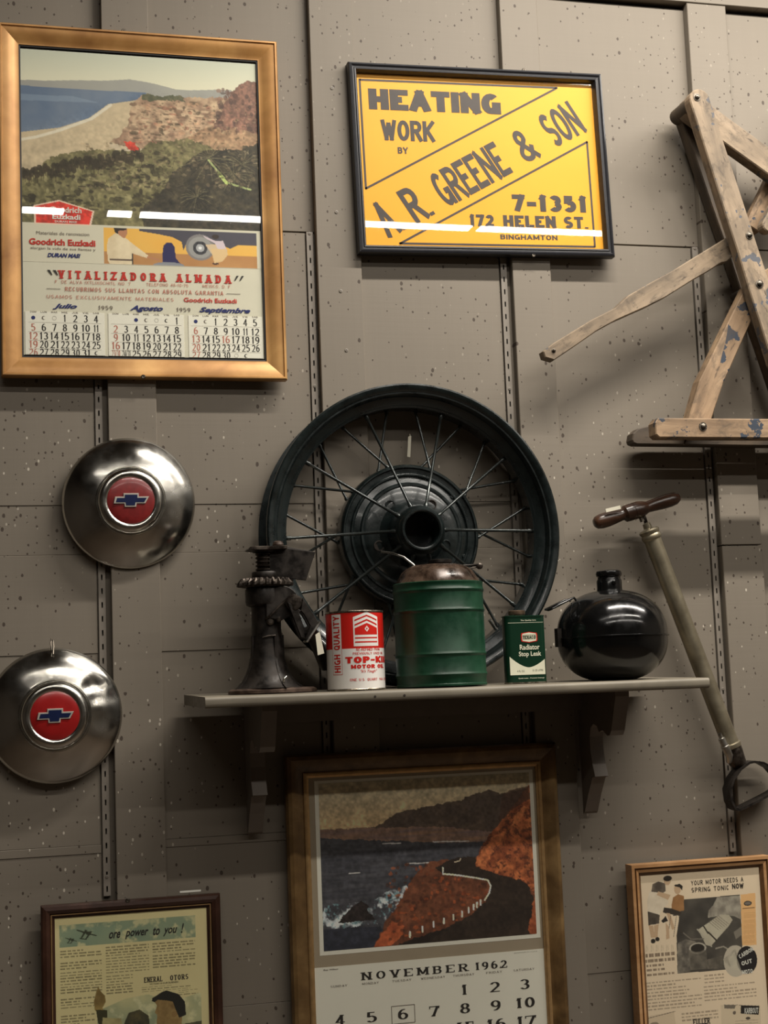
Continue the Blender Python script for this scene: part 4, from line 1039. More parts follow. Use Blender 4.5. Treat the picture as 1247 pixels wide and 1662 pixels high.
def hubcap(name, x, z, R, label, red, dents=(), hook=False, roll=0.0):
    r = empty(name, (x, -.011, z), (0, roll, 0))
    tag(r, label, 'hubcap', 'chrome hubcaps hung on the wall')
    mb = MB()
    prof = [(R-.006, .0), (R-.001, .0015), (R, .004), (R-.001, .0068), (R-.006, .0108), (R*.88, .0185), (R*.78, .0258), (R*.68, .0312), (R*.60, .0345), (.0660, .0368), (.0640, .0374), (.0622, .0362), (.0612, .0345)]
    mb.lathe(prof, 96, 'y', cap=False)
    if dents:
        nv = []
        for p in mb.v:
            d = 0
            for dx, dz, rr, dd in dents: d += dd*math.exp(-((p[0]-dx)**2+(p[2]-dz)**2)/(rr*rr))
            nv.append((p[0], p[1]+d, p[2]))
        mb.v = nv
    mb.build('dish', M['chrome'], r, 50)
    MB().lathe([(.0612, .0345), (.0600, .0345), (.0585, .0400), (.0560, .0436), (.0520, .0458), (.0470, .0462), (.0440, .0452), (.0428, .0440)], 72, 'y', cap=False).build('centre_ring', M['chrome'], r, 60)
    MB().lathe([(.0428, .0440), (.0415, .0446), (.030, .0462), (.015, .0472), (0, .0475)], 64, 'y', cap=False).build('medallion', red, r, 60); med = [o for o in r.children if o.name.startswith('medallion')][0]
    P = [(-.92,.20),(-.44,.20),(-.44,.40),(.43,.40),(.43,.20),(1.03,.21),(.80,-.20),(.30,-.20),(.27,-.40),(-.38,-.40),(-.40,-.20),(-1.0,-.20)]
    P = [(a*.0315, b*.0315) for a, b in P]
    MB().prism(P, -.0490, -.0440, .0006).build('emblem_border', M['pale_metal'], med)
    Q = [(-.80,.12),(-.36,.12),(-.36,.31),(.35,.31),(.35,.12),(.88,.12),(.74,-.12),(.24,-.12),(.20,-.31),(-.30,-.31),(-.32,-.12),(-.88,-.12)]
    MB().prism([(a*.0315, b*.0315) for a, b in Q], -.0496, -.0480).build('emblem', M['bowtie_blue'], med)
    if hook:
        pts = [(-.004, -.006, R-.018), (-.004, -.016, R-.004), (-.005, -.014, R+.008), (-.0035, -.005, R+.016), (.000, -.002, R+.012), (.0005, -.008, R+.002), (-.001, -.016, R-.012)]
        MB().tube([(a, b-.006, c) for a, b, c in pts], .0012, 8).build('wire_hook', M['screw'], r, 40)
    return r
hubcap('hubcap', -.3610, 1.9672, .1215, 'upper chrome hubcap with worn dull red bowtie medallion', M['medallion_worn'])
hubcap('hubcap', -.5010, 1.5855, .1205, 'lower dented chrome hubcap with bright red medallion, hung from a wire hook', M['medallion'],
       dents=((.066, .052, .012, .010), (.084, .048, .009, .006), (.072, .028, .010, .006), (.098, .030, .014, .004), (.085, -.01, .022, .004)), hook=True)

# ------------------------------------------------------------------ wall shelf
def wall_shelf():
    r = empty('wall_shelf', (-.2680, -.0125, 1.6134), (0, 0, 0))
    tag(r, 'grey painted wooden wall shelf on two scrolled brackets carrying garage relics', 'shelf')
    L, D, T = .9144, .2775, .0185; tilt = math.radians(1.25)
    mb = MB(); n = 8
    sec = [(0, 0), (-D+.006, 0)]+[(-D+T*.32-T*.32*math.sin(a*PI/2/4)*1.0, -T*.30+T*.30*math.cos(a*PI/2/4)) for a in range(1, 5)]
    sec += [(-D, -T*.62)]+[(-D+.006*(1-math.cos(a*PI/2/3)), -T*.62-T*.38*math.sin(a*PI/2/3)) for a in range(1, 4)]+[(0, -T)]
    m = len(sec); c, s_ = math.cos(tilt), math.sin(tilt)
    sec = [(y*c-z*s_*0, z+y*s_) for y, z in sec]
    vs = [(x, y, z) for x in (0, L) for y, z in sec]
    mb.add(vs, [tuple(range(m)), tuple(reversed(range(m, 2*m)))]+[(i, (i+1)%m, m+(i+1)%m, m+i) for i in range(m)])
    mb.build('shelf_board', M['shelf'], r, 35)
    z0 = 1.6134
    MB().box(.112, L-.125, -.018, 0, -.058, -T-.001).build('cleat', M['bracket'], r)
    prof = [(0, -.0195), (-.188, -.0240), (-.1880, -.034), (-.1600, -.096), (-.1520, -.1050), (-.1400, -.1060), (-.118, -.0960), (-.100, -.1000), (-.0900, -.0880), (-.074, -.0850), (-.0600, -.0920), (-.0530, -.1100), (-.0530, -.135), (-.0600, -.162), (-.0700, -.184), (-.0560, -.187), (-.0300, -.220), (-.0080, -.254), (0, -.258)]
    for xl in (.1100, .7680):
        b = MB(); n = len(prof); w_ = .027
        b.add([(xl, y, z) for y, z in prof]+[(xl+w_, y, z) for y, z in prof], [tuple(range(n)), tuple(reversed(range(n, 2*n)))]+[(i, n+i, n+(i+1)%n, (i+1)%n) for i in range(n)])
        b.build('bracket', M['bracket'], r)
    for x in (.29, .342): MB().lathe([(.0022, 0), (.0020, .0008), (0, .0008)], 10, 'y', (x, -D, -.0160)).build('nail_head', M['cavity'], r)
    return r
wall_shelf()
def shelf_z(y): return 1.6134+(y+.0125)*math.tan(math.radians(1.25))

# ------------------------------------------------------------------ spoked wheel
def green_black(name='dark_green_gloss_enamel', rough=.24):
    t = NT(name); v = t.coords('Object'); nz = t.noise(v, 30, 5, .65); n2 = t.noise(v, 260, 2)
    t.set(Base_Color=t.ramp(nz, [(.3, srgb(9, 14, 14)), (.7, srgb(20, 29, 29))]), Roughness=t.ramp(nz, [(.35, rough), (.7, rough+.14)]), Normal=t.bump(n2, .12, .0006, t.bump(nz, .25, .002)))
    t.set(Coat_Weight=.4, Coat_Roughness=.12); return t.m
M['wheel'] = green_black(); M['spoke'] = simple('dark_spoke_enamel', srgb(46, 50, 49), .22, .45, .2, 60)
def spoked_wheel():
    R = .2845
    lean = math.radians(1.2)
    r = empty('wire_wheel', (.1625, -.0615, shelf_z(-.06)+.0008))
    tag(r, 'antique dark green wire spoke wheel leaning on the wall behind the cans', 'wheel')
    def obj(mb, name, m, smooth=40, parent=None):
        o = mb.build(name, m, parent or r, smooth); return o
    # local frame: origin at tyre contact, wheel axis = -y tilted by lean about x
    Mx = Matrix.Rotation(-lean, 4, 'X')
    Mt = Matrix.Translation((0, 0, 0)) @ Mx @ Matrix.Translation((0, 0, R+.0))
    def xf(mb): mb.v = [tuple(Mt @ Vector(p)) for p in mb.v]; return mb
    hw = .0440
    prof = [(.2845, hw-.003), (.2840, hw), (.2805, hw+.0022), (.2740, hw+.001), (.2690, hw-.003), (.2660, hw-.008), (.2645, .030), (.2600, .0270), (.2480, .0220), (.2460, .0190), (.2455, 0)]
    full = prof+[(a, -b) for a, b in reversed(prof[:-1])]
    th = .0030
    inner = [(a-th*1.2, -b) for a, b in prof[4:]]+[(a-th*1.2, b) for a, b in reversed(prof[4:-1])]
    outer = full
    loop = outer+[(.2655, -hw+.004), (.2610, -.0275), (.2450, -.0190), (.2425, -.0160), (.2425, .0160), (.2450, .0190), (.2610, .0275), (.2655, hw-.004)]
    mb = MB(); seg = 112; m = len(loop); vs, fs = [], []
    for i in range(seg):
        a = 2*PI*i/seg
        vs += [(q*math.cos(a), -h, q*math.sin(a)) for q, h in loop]
    for i in range(seg):
        j = (i+1) % seg
        fs += [(i*m+k, j*m+k, j*m+(k+1) % m, i*m+(k+1) % m) for k in range(m)]
    obj(xf(mb.add(vs, fs)), 'rim', M['wheel'], 35); rim = [o for o in r.children if o.name.startswith('rim')][0]
    # drum (axial positions: + towards the viewer)
    dr = [(.1300, -.030), (.1305, -.004), (.1290, .002), (.1255, .006), (.1235, .006), (.1215, .002), (.1130, .002), (.1110, .0055), (.1085, .0055), (.1060, .0020), (.0960, .0060), (.0935, .0095), (.0900, .0095), (.0880, .0080), (.0800, .0120), (.0640, .0140), (.0560, .020), (.0480, .034)]
    dr = [(q*(1.045 if q > .07 else 1.0), h_) for q, h_ in dr]
    obj(xf(MB().lathe(dr, 96, 'y', cap=False)), 'brake_drum', M['wheel'], 30); drum = [o for o in r.children if o.name.startswith('brake_drum')][0]
    hub = [(.0520, .026), (.0500, .040), (.0490, .058), (.0480, .068), (.0440, .0790), (.0405, .0820), (.0385, .0850), (.0360, .0850), (.0335, .0830), (.0325, .078), (.0325, .010), (0, .010)]
    obj(xf(MB().lathe(hub, 72, 'y', cap=False)), 'hub', M['wheel'], 35)
    for k in range(5):
        a = math.radians(90+36+72*k)
        c = (.0690*math.cos(a), 0, .0690*math.sin(a))
        obj(xf(MB().lathe([(.0100, .0130), (.0100, .0150), (.0080, .0152), (.0078, .0132), (0, .0132)], 24, 'y', c)), 'lug_hole', M['cavity'] if k in (1, 4) else M['wheel'], 40, drum)
    for k in range(4):
        a = math.radians(-22+ (0, 62, 202, 302)[k]); c = (.112*math.cos(a), 0, .112*math.sin(a))
        obj(xf(MB().lathe([(.0038, .0015), (.0036, .0042), (.0015, .0046), (0, .0040)], 12, 'y', c)), 'rivet', M['wheel'], 40, drum)
    def spoke(r0, a0, h0, r1, a1, h1, rad):
        a0, a1 = math.radians(a0), math.radians(a1)
        p, q = Vector((r0*math.cos(a0), -h0, r0*math.sin(a0))), Vector((r1*math.cos(a1), -h1, r1*math.sin(a1)))
        b = MB(); b.tube([p, p+(q-p)*.04, p+(q-p)*.05, q-(q-p)*.06, q-(q-p)*.055, q], [rad*1.5, rad*1.4, rad, rad, rad*1.5, rad*1.4], 8)
        return obj(xf(b), 'spoke', M['spoke'], 60)
    for k in range(10): spoke(.0455, 1+36*k, .066, .2440, 1.0+36*k, .006, .0029)
    for k in range(10):
        c = 19+36*k
        spoke(.1355, c-21.5, -.006, .2440, c-6.6, -.010, .0026); spoke(.1355, c+21.5, -.022, .2440, c+6.6, -.010, .0026)
    # welded joints and valve stem on the rim well
    obj(xf(MB().tube([(.16, -.002, -.183), (.145, -.012, -.166)], .0035, 10)), 'valve_stem', M['steel'], 40, rim)
    return r
spoked_wheel()

M['tag_paper'] = simple('cream_tag_paper', srgb(222, 216, 196), .7, 0, .03, 20)
def price_tag(loc, pts, label, string):
    r = empty('price_tag', loc); tag(r, label, 'tag')
    MB().prism(pts, -.0005, .0005).build('card', M['tag_paper'], r)
    MB().tube(string, .0005, 6).build('string', M['tag_paper'], r)
    return r
price_tag((.1775, -.0135, 2.075), [(-.0030, -.0205), (.0030, -.0215), (.0068, .0200), (.0045, .0208), (.0005, .0180)], 'small cream paper tag pinned to the wall behind the wheel spokes', [(.004, 0, .020), (.0045, .0005, .024), (.006, .0020, .0215)])

# ------------------------------------------------------------------ screw jack
M['iron'] = metal_mat('oily_black_iron', srgb(26, 22, 19), srgb(44, 38, 33), (.36, .6), 45, .5, .3)
M['iron_edge'] = metal_mat('worn_iron', srgb(50, 43, 38), srgb(84, 76, 69), (.3, .5), 60, .8, .2)
M['rusty_iron'] = metal_mat('rusty_base_iron', srgb(58, 44, 36), srgb(92, 74, 62), (.5, .7), 40, .4, .3)
def screw_jack():
    y0 = -.1800; zb = shelf_z(y0)+.0006
    r = empty('screw_jack', (-.1420, y0, zb)); S = .995
    tag(r, 'old oily black iron car jack with toothed gear and price tag', 'jack')
    B = lambda mb, n, m=M['iron'], sm=35, par=None: mb.build(n, m, par or r, sm)
    b = MB(); n = 36
    foot = [((.070 if math.cos(2*PI*i/n) < 0 else .086)*math.cos(2*PI*i/n), .060*math.sin(2*PI*i/n)) for i in range(n)]
    b.add([(x, y, 0) for x, y in foot]+[(x, y, .0052) for x, y in foot]+[(x*.93, y*.93, .0085) for x, y in foot], [tuple(reversed(range(n))), tuple(range(2*n, 3*n))]+[(i, (i+1)%n, n+(i+1)%n, n+i) for i in range(n)]+[(n+i, n+(i+1)%n, 2*n+(i+1)%n, 2*n+i) for i in range(n)])
    B(b, 'base_plate', M['rusty_iron'], 40)
    B(MB().lathe([(.0600, .0085), (.0540, .012), (.0460, .021), (.0390, .033), (.0335, .047), (.0300, .064), (.0275, .085), (.0260, .110), (.0255, .150), (.0258, .156)], 40, 'z'), 'column')
    for a in (20, 110, 200, 290, 335):
        a = math.radians(a); f = MB(); c, s_ = math.cos(a), math.sin(a)
        pr_ = [(.024, .1), (.0262+.004, .1), (.0305, .06), (.0395, .033), (.0500, .018), (.064, .0085), (.02, .0085)]
        vs = [(q*c-s_*t, q*s_+c*t, h) for t in (-.002, .002) for q, h in pr_]; k = len(pr_)
        f.add(vs, [tuple(range(k)), tuple(reversed(range(k, 2*k)))]+[(i, k+i, k+(i+1)%k, (i+1)%k) for i in range(k)])
        B(f, 'rib', M['iron'], None)
    B(MB().lathe([(.0258, .150), (.0345, .154), (.0355, .160), (.0355, .180), (.0330, .184), (.0200, .184)], 40, 'z'), 'collar')
    # bevel gear
    g = MB(); nt = 26; vs = []; 
    for i in range(nt*4):
        a = 2*PI*i/(nt*4); hi = (i % 4) in (0, 1)
        ro = .0500 if hi else .0440
        c, s_ = math.cos(a), math.sin(a)
        vs += [(.020*c, .020*s_, .1845), (.038*c, .038*s_, .1845), (ro*c, ro*s_, .1870 if hi else .1880), (ro*c, ro*s_, .1920 if hi else .1905), (.0430*c, .0430*s_, .2000 if hi else .1960), (.020*c, .020*s_, .2010)]
    N = nt*4; fs = []
    for i in range(N):
        j = (i+1) % N; fs += [(i*6+k, j*6+k, j*6+k+1, i*6+k+1) for k in range(5)]
    B(g.add(vs, fs), 'bevel_gear', M['iron_edge'], None)
    B(MB().lathe([(.0225, .2005), (.0232, .2020), (.0232, .2100), (.0220, .2120), (.012, .2120)], 32, 'z'), 'screw_collar', M['iron'])
    scr = MB(); prof = [(.0128, .210)]
    for k in range(5): prof += [(.0128, .2130+.0068*k), (.0160, .2150+.0068*k), (.0160, .2172+.0068*k), (.0128, .2192+.0068*k)]
    prof += [(.013, .2475)]
    B(scr.lathe(prof, 28, 'z'), 'screw_thread', M['iron_edge'], 30)
    B(MB().lathe([(.013, .2455), (.0205, .2465), (.0215, .2490), (.0215, .2535), (.0190, .2550), (0, .2550)], 32, 'z'), 'cap')
    # lifting bracket: flat plates folded like a trough
    p = MB(); p.prism([(-.0330, .2500), (-.0250, .2485), (-.0060, .2485), (.036, .2500), (.0360, .2560), (-.0200, .2550), (-.0290, .2545)], -.030, .016, .001); B(p, 'top_plate', M['iron_edge'], None)
    p = MB(); p.prism([(.0060, .2000), (.0420, .1985), (.0700, .1945), (.0880, .2440), (.0340, .2560), (.0060, .2560)], -.0020, .0030, .0006)
    p.v = [(x, y-.012-.10*max(0, x-.02), z) for x, y, z in p.v]; B(p, 'side_plate', M['iron'], None)
    p = MB(); p.prism([(.0100, .2000), (.0560, .1965), (.0740, .2420), (.0340, .2540), (.0100, .2540)], .030, .034, .0006); B(p, 'side_plate', M['iron'], None)
    B(MB().lathe([(.0085, .2550), (.0100, .2590), (.0085, .2640), (.0040, .2660), (0, .2665)], 24, 'z', (.024, -.006, 0)), 'pin_head', M['rusty_iron'])
    # pinion housing with the socket arm
    hx, hz = .0440, .1545
    arcp = [(hx+(-.020)+.030*math.cos(a), .1520+.0330*math.sin(a)) for a in [math.radians(t) for t in range(-8, 176, 14)]]
    p = MB(); p.prism(arcp+[(-.006, .1300), (.020, .1240), (.045, .135)], -.034, -.016, .0015); house = B(p, 'pinion_housing', M['iron'], 35)
    ax = Matrix.Rotation(math.radians(-18), 4, 'Z')
    b = MB().lathe([(.0140, -.034), (.0145, .006), (.0138, .0095), (.0115, .0100), (0, .0100)], 36, 'y')
    b.v = [tuple((ax @ Vector(q))+Vector((hx-.001, -.038, hz))) for q in b.v]; B(b, 'pinion_shaft', M['iron_edge'], 35)
    arm = [(hx-.014, hz+.001), (hx-.008, hz-.016), (.0530, .0930), (.0655, .0880), (.0860, .1180), (hx+.0135, hz+.008)]
    slot = [(.0515, .1340), (.0560, .1250), (.0640, .1120), (.0670, .1140), (.0600, .1300)]
    for yy in (-.0440, -.0240):
        n = len(arm)
        p = MB(); p.prism([(hx-.014, hz+.001), (hx-.009, hz-.014), (.0520, .0935), (.0590, .0910), (.0565, .115), (.0500, .1350), (.0530, .1400)], yy-.003, yy+.003, .0008); B(p, 'socket_prong', M['iron'], None)
        p = MB(); p.prism([(.0530, .1400), (.0590, .1330), (.0690, .1130), (.0590, .0910), (.0655, .0885), (.0850, .1170), (hx+.0135, hz+.007)], yy-.003, yy+.003, .0008); B(p, 'socket_prong', M['iron'], None)
    p = MB(); p.prism([(.0600, .0860), (.0635, .0845), (.0875, .1180), (.0850, .1220), (.0835, .1195)], -.0490, -.0190, .0008); B(p, 'end_plate', M['steel'], None)
    B(MB().tube([(.068, -.034, .108), (.080, -.024, .092), (.098, .012, .066), (.112, .040, .045)], [.0115, .0115, .0112, .011], 16), 'handle_socket', M['iron'])
    B(MB().tube([(-.006, -.028, .128), (.000, -.036, .133), (.0220, -.040, .1540), (.0400, -.044, .1680)], .0022, 8), 'brace', M['iron_edge'])
    B(MB().lathe([(.0070, 0), (.0068, .004), (.0040, .006), (0, .006)], 18, 'y', (.0020, -.0260, .124)), 'bolt', M['iron_edge'], 35, house)
    B(MB().lathe([(.0050, 0), (.0048, .006), (.0030, .008), (0, .008)], 18, 'y', (.0160, -.0300, .1260)), 'bolt', M['iron_edge'], 35, house)
    B(MB().tube([(-.012, -.0275, .0960), (-.002, -.0310, .0985), (.010, -.0300, .0990)], .0014, 8), 'wire', M['iron_edge'])
    B(MB().tube([(.0180, -.0480, .0180), (.0195, -.0500, .0240), (.0240, -.0480, .0270), (.0255, -.0460, .0250)], .0016, 8), 'base_hook', M['steel'])
    return r
screw_jack()
price_tag((-.0560, -.2330, 1.6920), [(-.0070, -.0200), (.0045, -.0170), (-.0015, .0175), (-.0040, .0195), (-.0100, .0155)], 'cream paper price tag hanging from the screw jack', [(-.003, 0, .018), (-.001, .0005, .0260), (.001, .0005, .0200)])

# ------------------------------------------------------------------ oil can
M['can_red'] = simple('can_red_lacquer', srgb(196, 32, 24), .32, 0, .04, 30, 0, .2)
M['can_white'] = simple('can_white_lacquer', srgb(226, 222, 216), .32, 0, .03, 30, 0, .2)
M['tin'] = metal_mat('bright_tin', srgb(150, 140, 126), srgb(200, 190, 175), (.2, .35), 60)
def band(mb, r, z0, z1, a0=0, a1=360, n=None, c=(0,0)):
    n = n or max(3, int(abs(a1-a0)/5))
    for i in range(n):
        A, B_ = math.radians(a0+(a1-a0)*i/n), math.radians(a0+(a1-a0)*(i+1)/n)
        mb.add([(r*math.sin(A), -r*math.cos(A), z0), (r*math.sin(B_), -r*math.cos(B_), z0), (r*math.sin(B_), -r*math.cos(B_), z1), (r*math.sin(A), -r*math.cos(A), z1)], [(0,1,2,3)])
def wrap(mb, polys, r, off=0.0):
    for i, q in enumerate(polys):
        rr = r+(i % 9)*1.6e-5
        mb.add([(rr*math.sin(p[0]/r+off), -rr*math.cos(p[0]/r+off), p[1]) for p in q], [tuple(range(len(q)))])
def oil_can():
    cx, cy = .0100, -.2080; zb = shelf_z(cy)+.0006; R, H = .0508, .1370
    r = empty('oil_can', (cx, cy, zb)); tag(r, 'red and white quart tin of TOP-KIK motor oil', 'can')
    MB().lathe([(R-.001, .0010), (R, .0022), (R, H*.52)], 72, 'z', cap=False).build('lower_body', M['can_white'], r, 30)
    MB().lathe([(R, H*.52), (R, H-.003)], 72, 'z', cap=False).build('upper_body', M['can_red'], r, 30)
    for a, b in ((H-.0035, H), (0, .0024)):
        MB().lathe([(R-.003, a), (R+.0006, a), (R+.0011, (a+b)/2), (R+.0006, b), (R-.0008, b), (R-.0012, b-.002 if a > .01 else b), (0, b-.003 if a > .01 else .0012)], 72, 'z').build('rim', M['tin'], r, 40)
    off = math.radians(-13.5)      # the printed front, turned a little to the left
    D = lambda a: math.radians(a)*R
    V = lambda v: H*(1-v)
    def fillq(mb, pts, rr):
        """horizontal quad strip, split along its width"""
        (xa, za0, za1), (xb, zb0, zb1) = pts; n = max(1, int(abs(xb-xa)/.004))
        for i in range(n):
            t0, t1 = i/n, (i+1)/n; L = lambda a, b, t: a+(b-a)*t
            wrap(mb, [((L(xa,xb,t0), L(za0,zb0,t0)), (L(xa,xb,t1), L(za0,zb0,t1)), (L(xa,xb,t1), L(za1,zb1,t1)), (L(xa,xb,t0), L(za1,zb1,t0)))], rr, off)
    w_ = MB(); fillq(w_, ((D(-50.5), V(.80), V(.042)), (D(-27.5), V(.80), V(.042))), R+.00015)
    c0, hw = D(25), D(27.5)
    # chevrons and bars of the sergeant emblem
    fillq(w_, ((c0-hw, V(.453), V(.085)), (c0, V(.453), V(.023))), R+.00015); fillq(w_, ((c0, V(.453), V(.023)), (c0+hw, V(.453), V(.085))), R+.00015)
    w_.build('white_label', M['can_white'], r)
    rd = MB(); hi = hw*.90
    def chev(v_edge, v_mid, th):
        for s_ in (-1, 1):
            a, b = c0+s_*hi, c0
            p0, p1 = (a, V(v_edge+th), V(v_edge)), (b, V(v_mid+th), V(v_mid))
            fillq(rd, (p0, p1) if s_ < 0 else (p1, p0), R+.0003)
    chev(.118, .058, .020); chev(.176, .112, .022)
    for s_ in (-1, 1):
        a, b = c0+s_*hi, c0; p0, p1 = (a, V(.310), V(.226)), (b, V(.310), V(.162)); fillq(rd, (p0, p1) if s_ < 0 else (p1, p0), R+.0003)
    for v in (.340, .392): fillq(rd, ((c0-hi, V(v+.018), V(v)), (c0+hi, V(v+.018), V(v))), R+.0003)
    def T(mb, s, a0, a1, v0, v1, **k): wrap(mb, text_quads(s, D(a0), V(v1), D(a1), V(v0), sub=.003, **k), R+.0003, off)
    T(rd, 'RE-REFINED FROM', 2, 56, .480, .512, wx=.2, wy=.16, gap=.3); T(rd, 'PREVIOUSLY USED OIL', -5, 68, .530, .560, wx=.2, wy=.16, gap=.3)
    T(rd, 'TOP-KIK', -20.5, 84, .583, .665, wx=.40, wy=.26, gap=.22); T(rd, 'MOTOR OIL', -9.5, 70, .684, .733, wx=.38, wy=.26, gap=.22)
    wrap(rd, font_polys('"It\'s Tough"', D(9), V(.795), D(46), V(.750), weight=.015, shear=.4), R+.0003, off)
    T(rd, 'ONE U.S. QUART .946 LITRE', -12.5, 88, .856, .888, wx=.2, wy=.14, gap=.35)
    vt = text_quads('HIGH QUALITY', 0, 0, D(0)+H*.71, D(15.5), wx=.26, wy=.20, gap=.3, sub=.003, sub2=1.0)
    wrap(rd, [tuple((D(-31.0)-p[1], V(.775)+p[0]) for p in q) for q in vt], R+.0003, off)
    # thin outline round the lower half of the upright panel
    for a, b, v0, v1 in ((-50.8, -50.2, .48, .803), (-27.8, -27.2, .48, .803), (-50.8, -27.2, .797, .803)): fillq(rd, ((D(a), V(v1), V(v0)), (D(b), V(v1), V(v0))), R+.0003)
    # lozenge
    z = V(.235); lz = MB(); dd = .0042
    wrap(lz, [((c0-dd, z), (c0, z-dd*1.25), (c0+dd, z), (c0, z+dd*1.25))], R+.00045, off); lz.build('lozenge', M['can_white'], r)
    wrap(rd, [((c0-dd*.4, z), (c0, z-dd*.5), (c0+dd*.4, z), (c0, z+dd*.5))], R+.0006, off)
    tag(rd.build('red_printing', M['can_red'], r), kind='stuff')
    return r
oil_can()

# ------------------------------------------------------------------ green fuel can
def green_paint():
    t = NT('green_hammered_paint'); v = t.coords('Object'); nz = t.noise(v, 22, 5, .65); n2 = t.noise(t.coords('Object', (80, 80, 10)), 1.0, 3)
    t.set(Base_Color=t.ramp(nz, [(.3, srgb(8, 44, 28)), (.7, srgb(15, 62, 40))]), Roughness=t.ramp(nz, [(.35, .30), (.7, .48)]), Normal=t.bump(n2, .12, .0008, t.bump(nz, .2, .001)))
    return t.m
M['green_can'] = green_paint()
M['rust_dome'] = metal_mat('rust_browned_tin', srgb(30, 22, 17), srgb(74, 58, 47), (.12, .32), 30, .15, .8)
def fuel_can():
    cx, cy = .1690, -.1990; zb = shelf_z(cy)+.0006; R = .0805
    r = empty('fuel_can', (cx, cy, zb)); tag(r, 'round green painted metal fuel can with rusty domed top and wire bail', 'can')
    prof = [(R-.002, 0), (R+.0006, .001), (R+.0006, .004), (R-.0005, .005)]
    for zc in (.0210, .0570, .1340, .1700):
        prof += [(R, zc-.0045), (R+.0014, zc-.0020), (R+.0018, zc), (R+.0010, zc+.0022), (R, zc+.0045)]
    prof += [(R, .1800), (R+.0008, .1820), (R+.0008, .1835), (R-.001, .1845)]
    MB().lathe(prof, 84, 'z', cap=False).build('body', M['green_can'], r, 28)
    d = MB().lathe([(R-.001, .1835), (R-.0035, .1850), (.0700, .1960), (.0640, .2055), (.0560, .2120), (.0460, .2165), (.030, .2185), (.0180, .2190)], 72, 'z', cap=False)
    rr = random.Random(3)
    d.v = [(x*(1+.010*math.sin(7*math.atan2(y, x)+z*40)), y*(1+.010*math.sin(7*math.atan2(y, x)+z*40)), z) for x, y, z in d.v]
    d.build('domed_top', M['rust_dome'], r, 60)
    MB().lathe([(.0190, .2180), (.0190, .2225), (.0215, .2230), (.0215, .2280), (.0190, .2290), (0, .2290)], 36, 'z', c=(.012, .018, 0)).build('screw_cap', M['iron'], r, 35)
    MB().tube([(-.0360, .010, .2130), (-.0400, .012, .2200), (-.0550, .022, .2350), (-.0720, .038, .2440), (-.0880, .054, .2480)], .0022, 8).build('bail_wire', M['steel'], r, 60)
    MB().tube([(.0330, .004, .2080), (.0480, .004, .2095), (.0660, .006, .2115), (.0800, .010, .2135)], .0012, 8).build('bail_wire', M['iron_edge'], r, 60)
    MB().lathe([(.0058, 0), (.0058, .004), (.003, .006), (0, .006)], 16, 'y', (.0835, .010, .2150)).build('bail_lug', M['iron_edge'], r, 35)
    MB().tube([(.0450, .020, .2160), (.0600, .026, .2180), (.0820, .024, .2185), (.0860, .014, .2170)], .0024, 8).build('bail_wire', M['iron'], r, 60)
    return r
fuel_can()

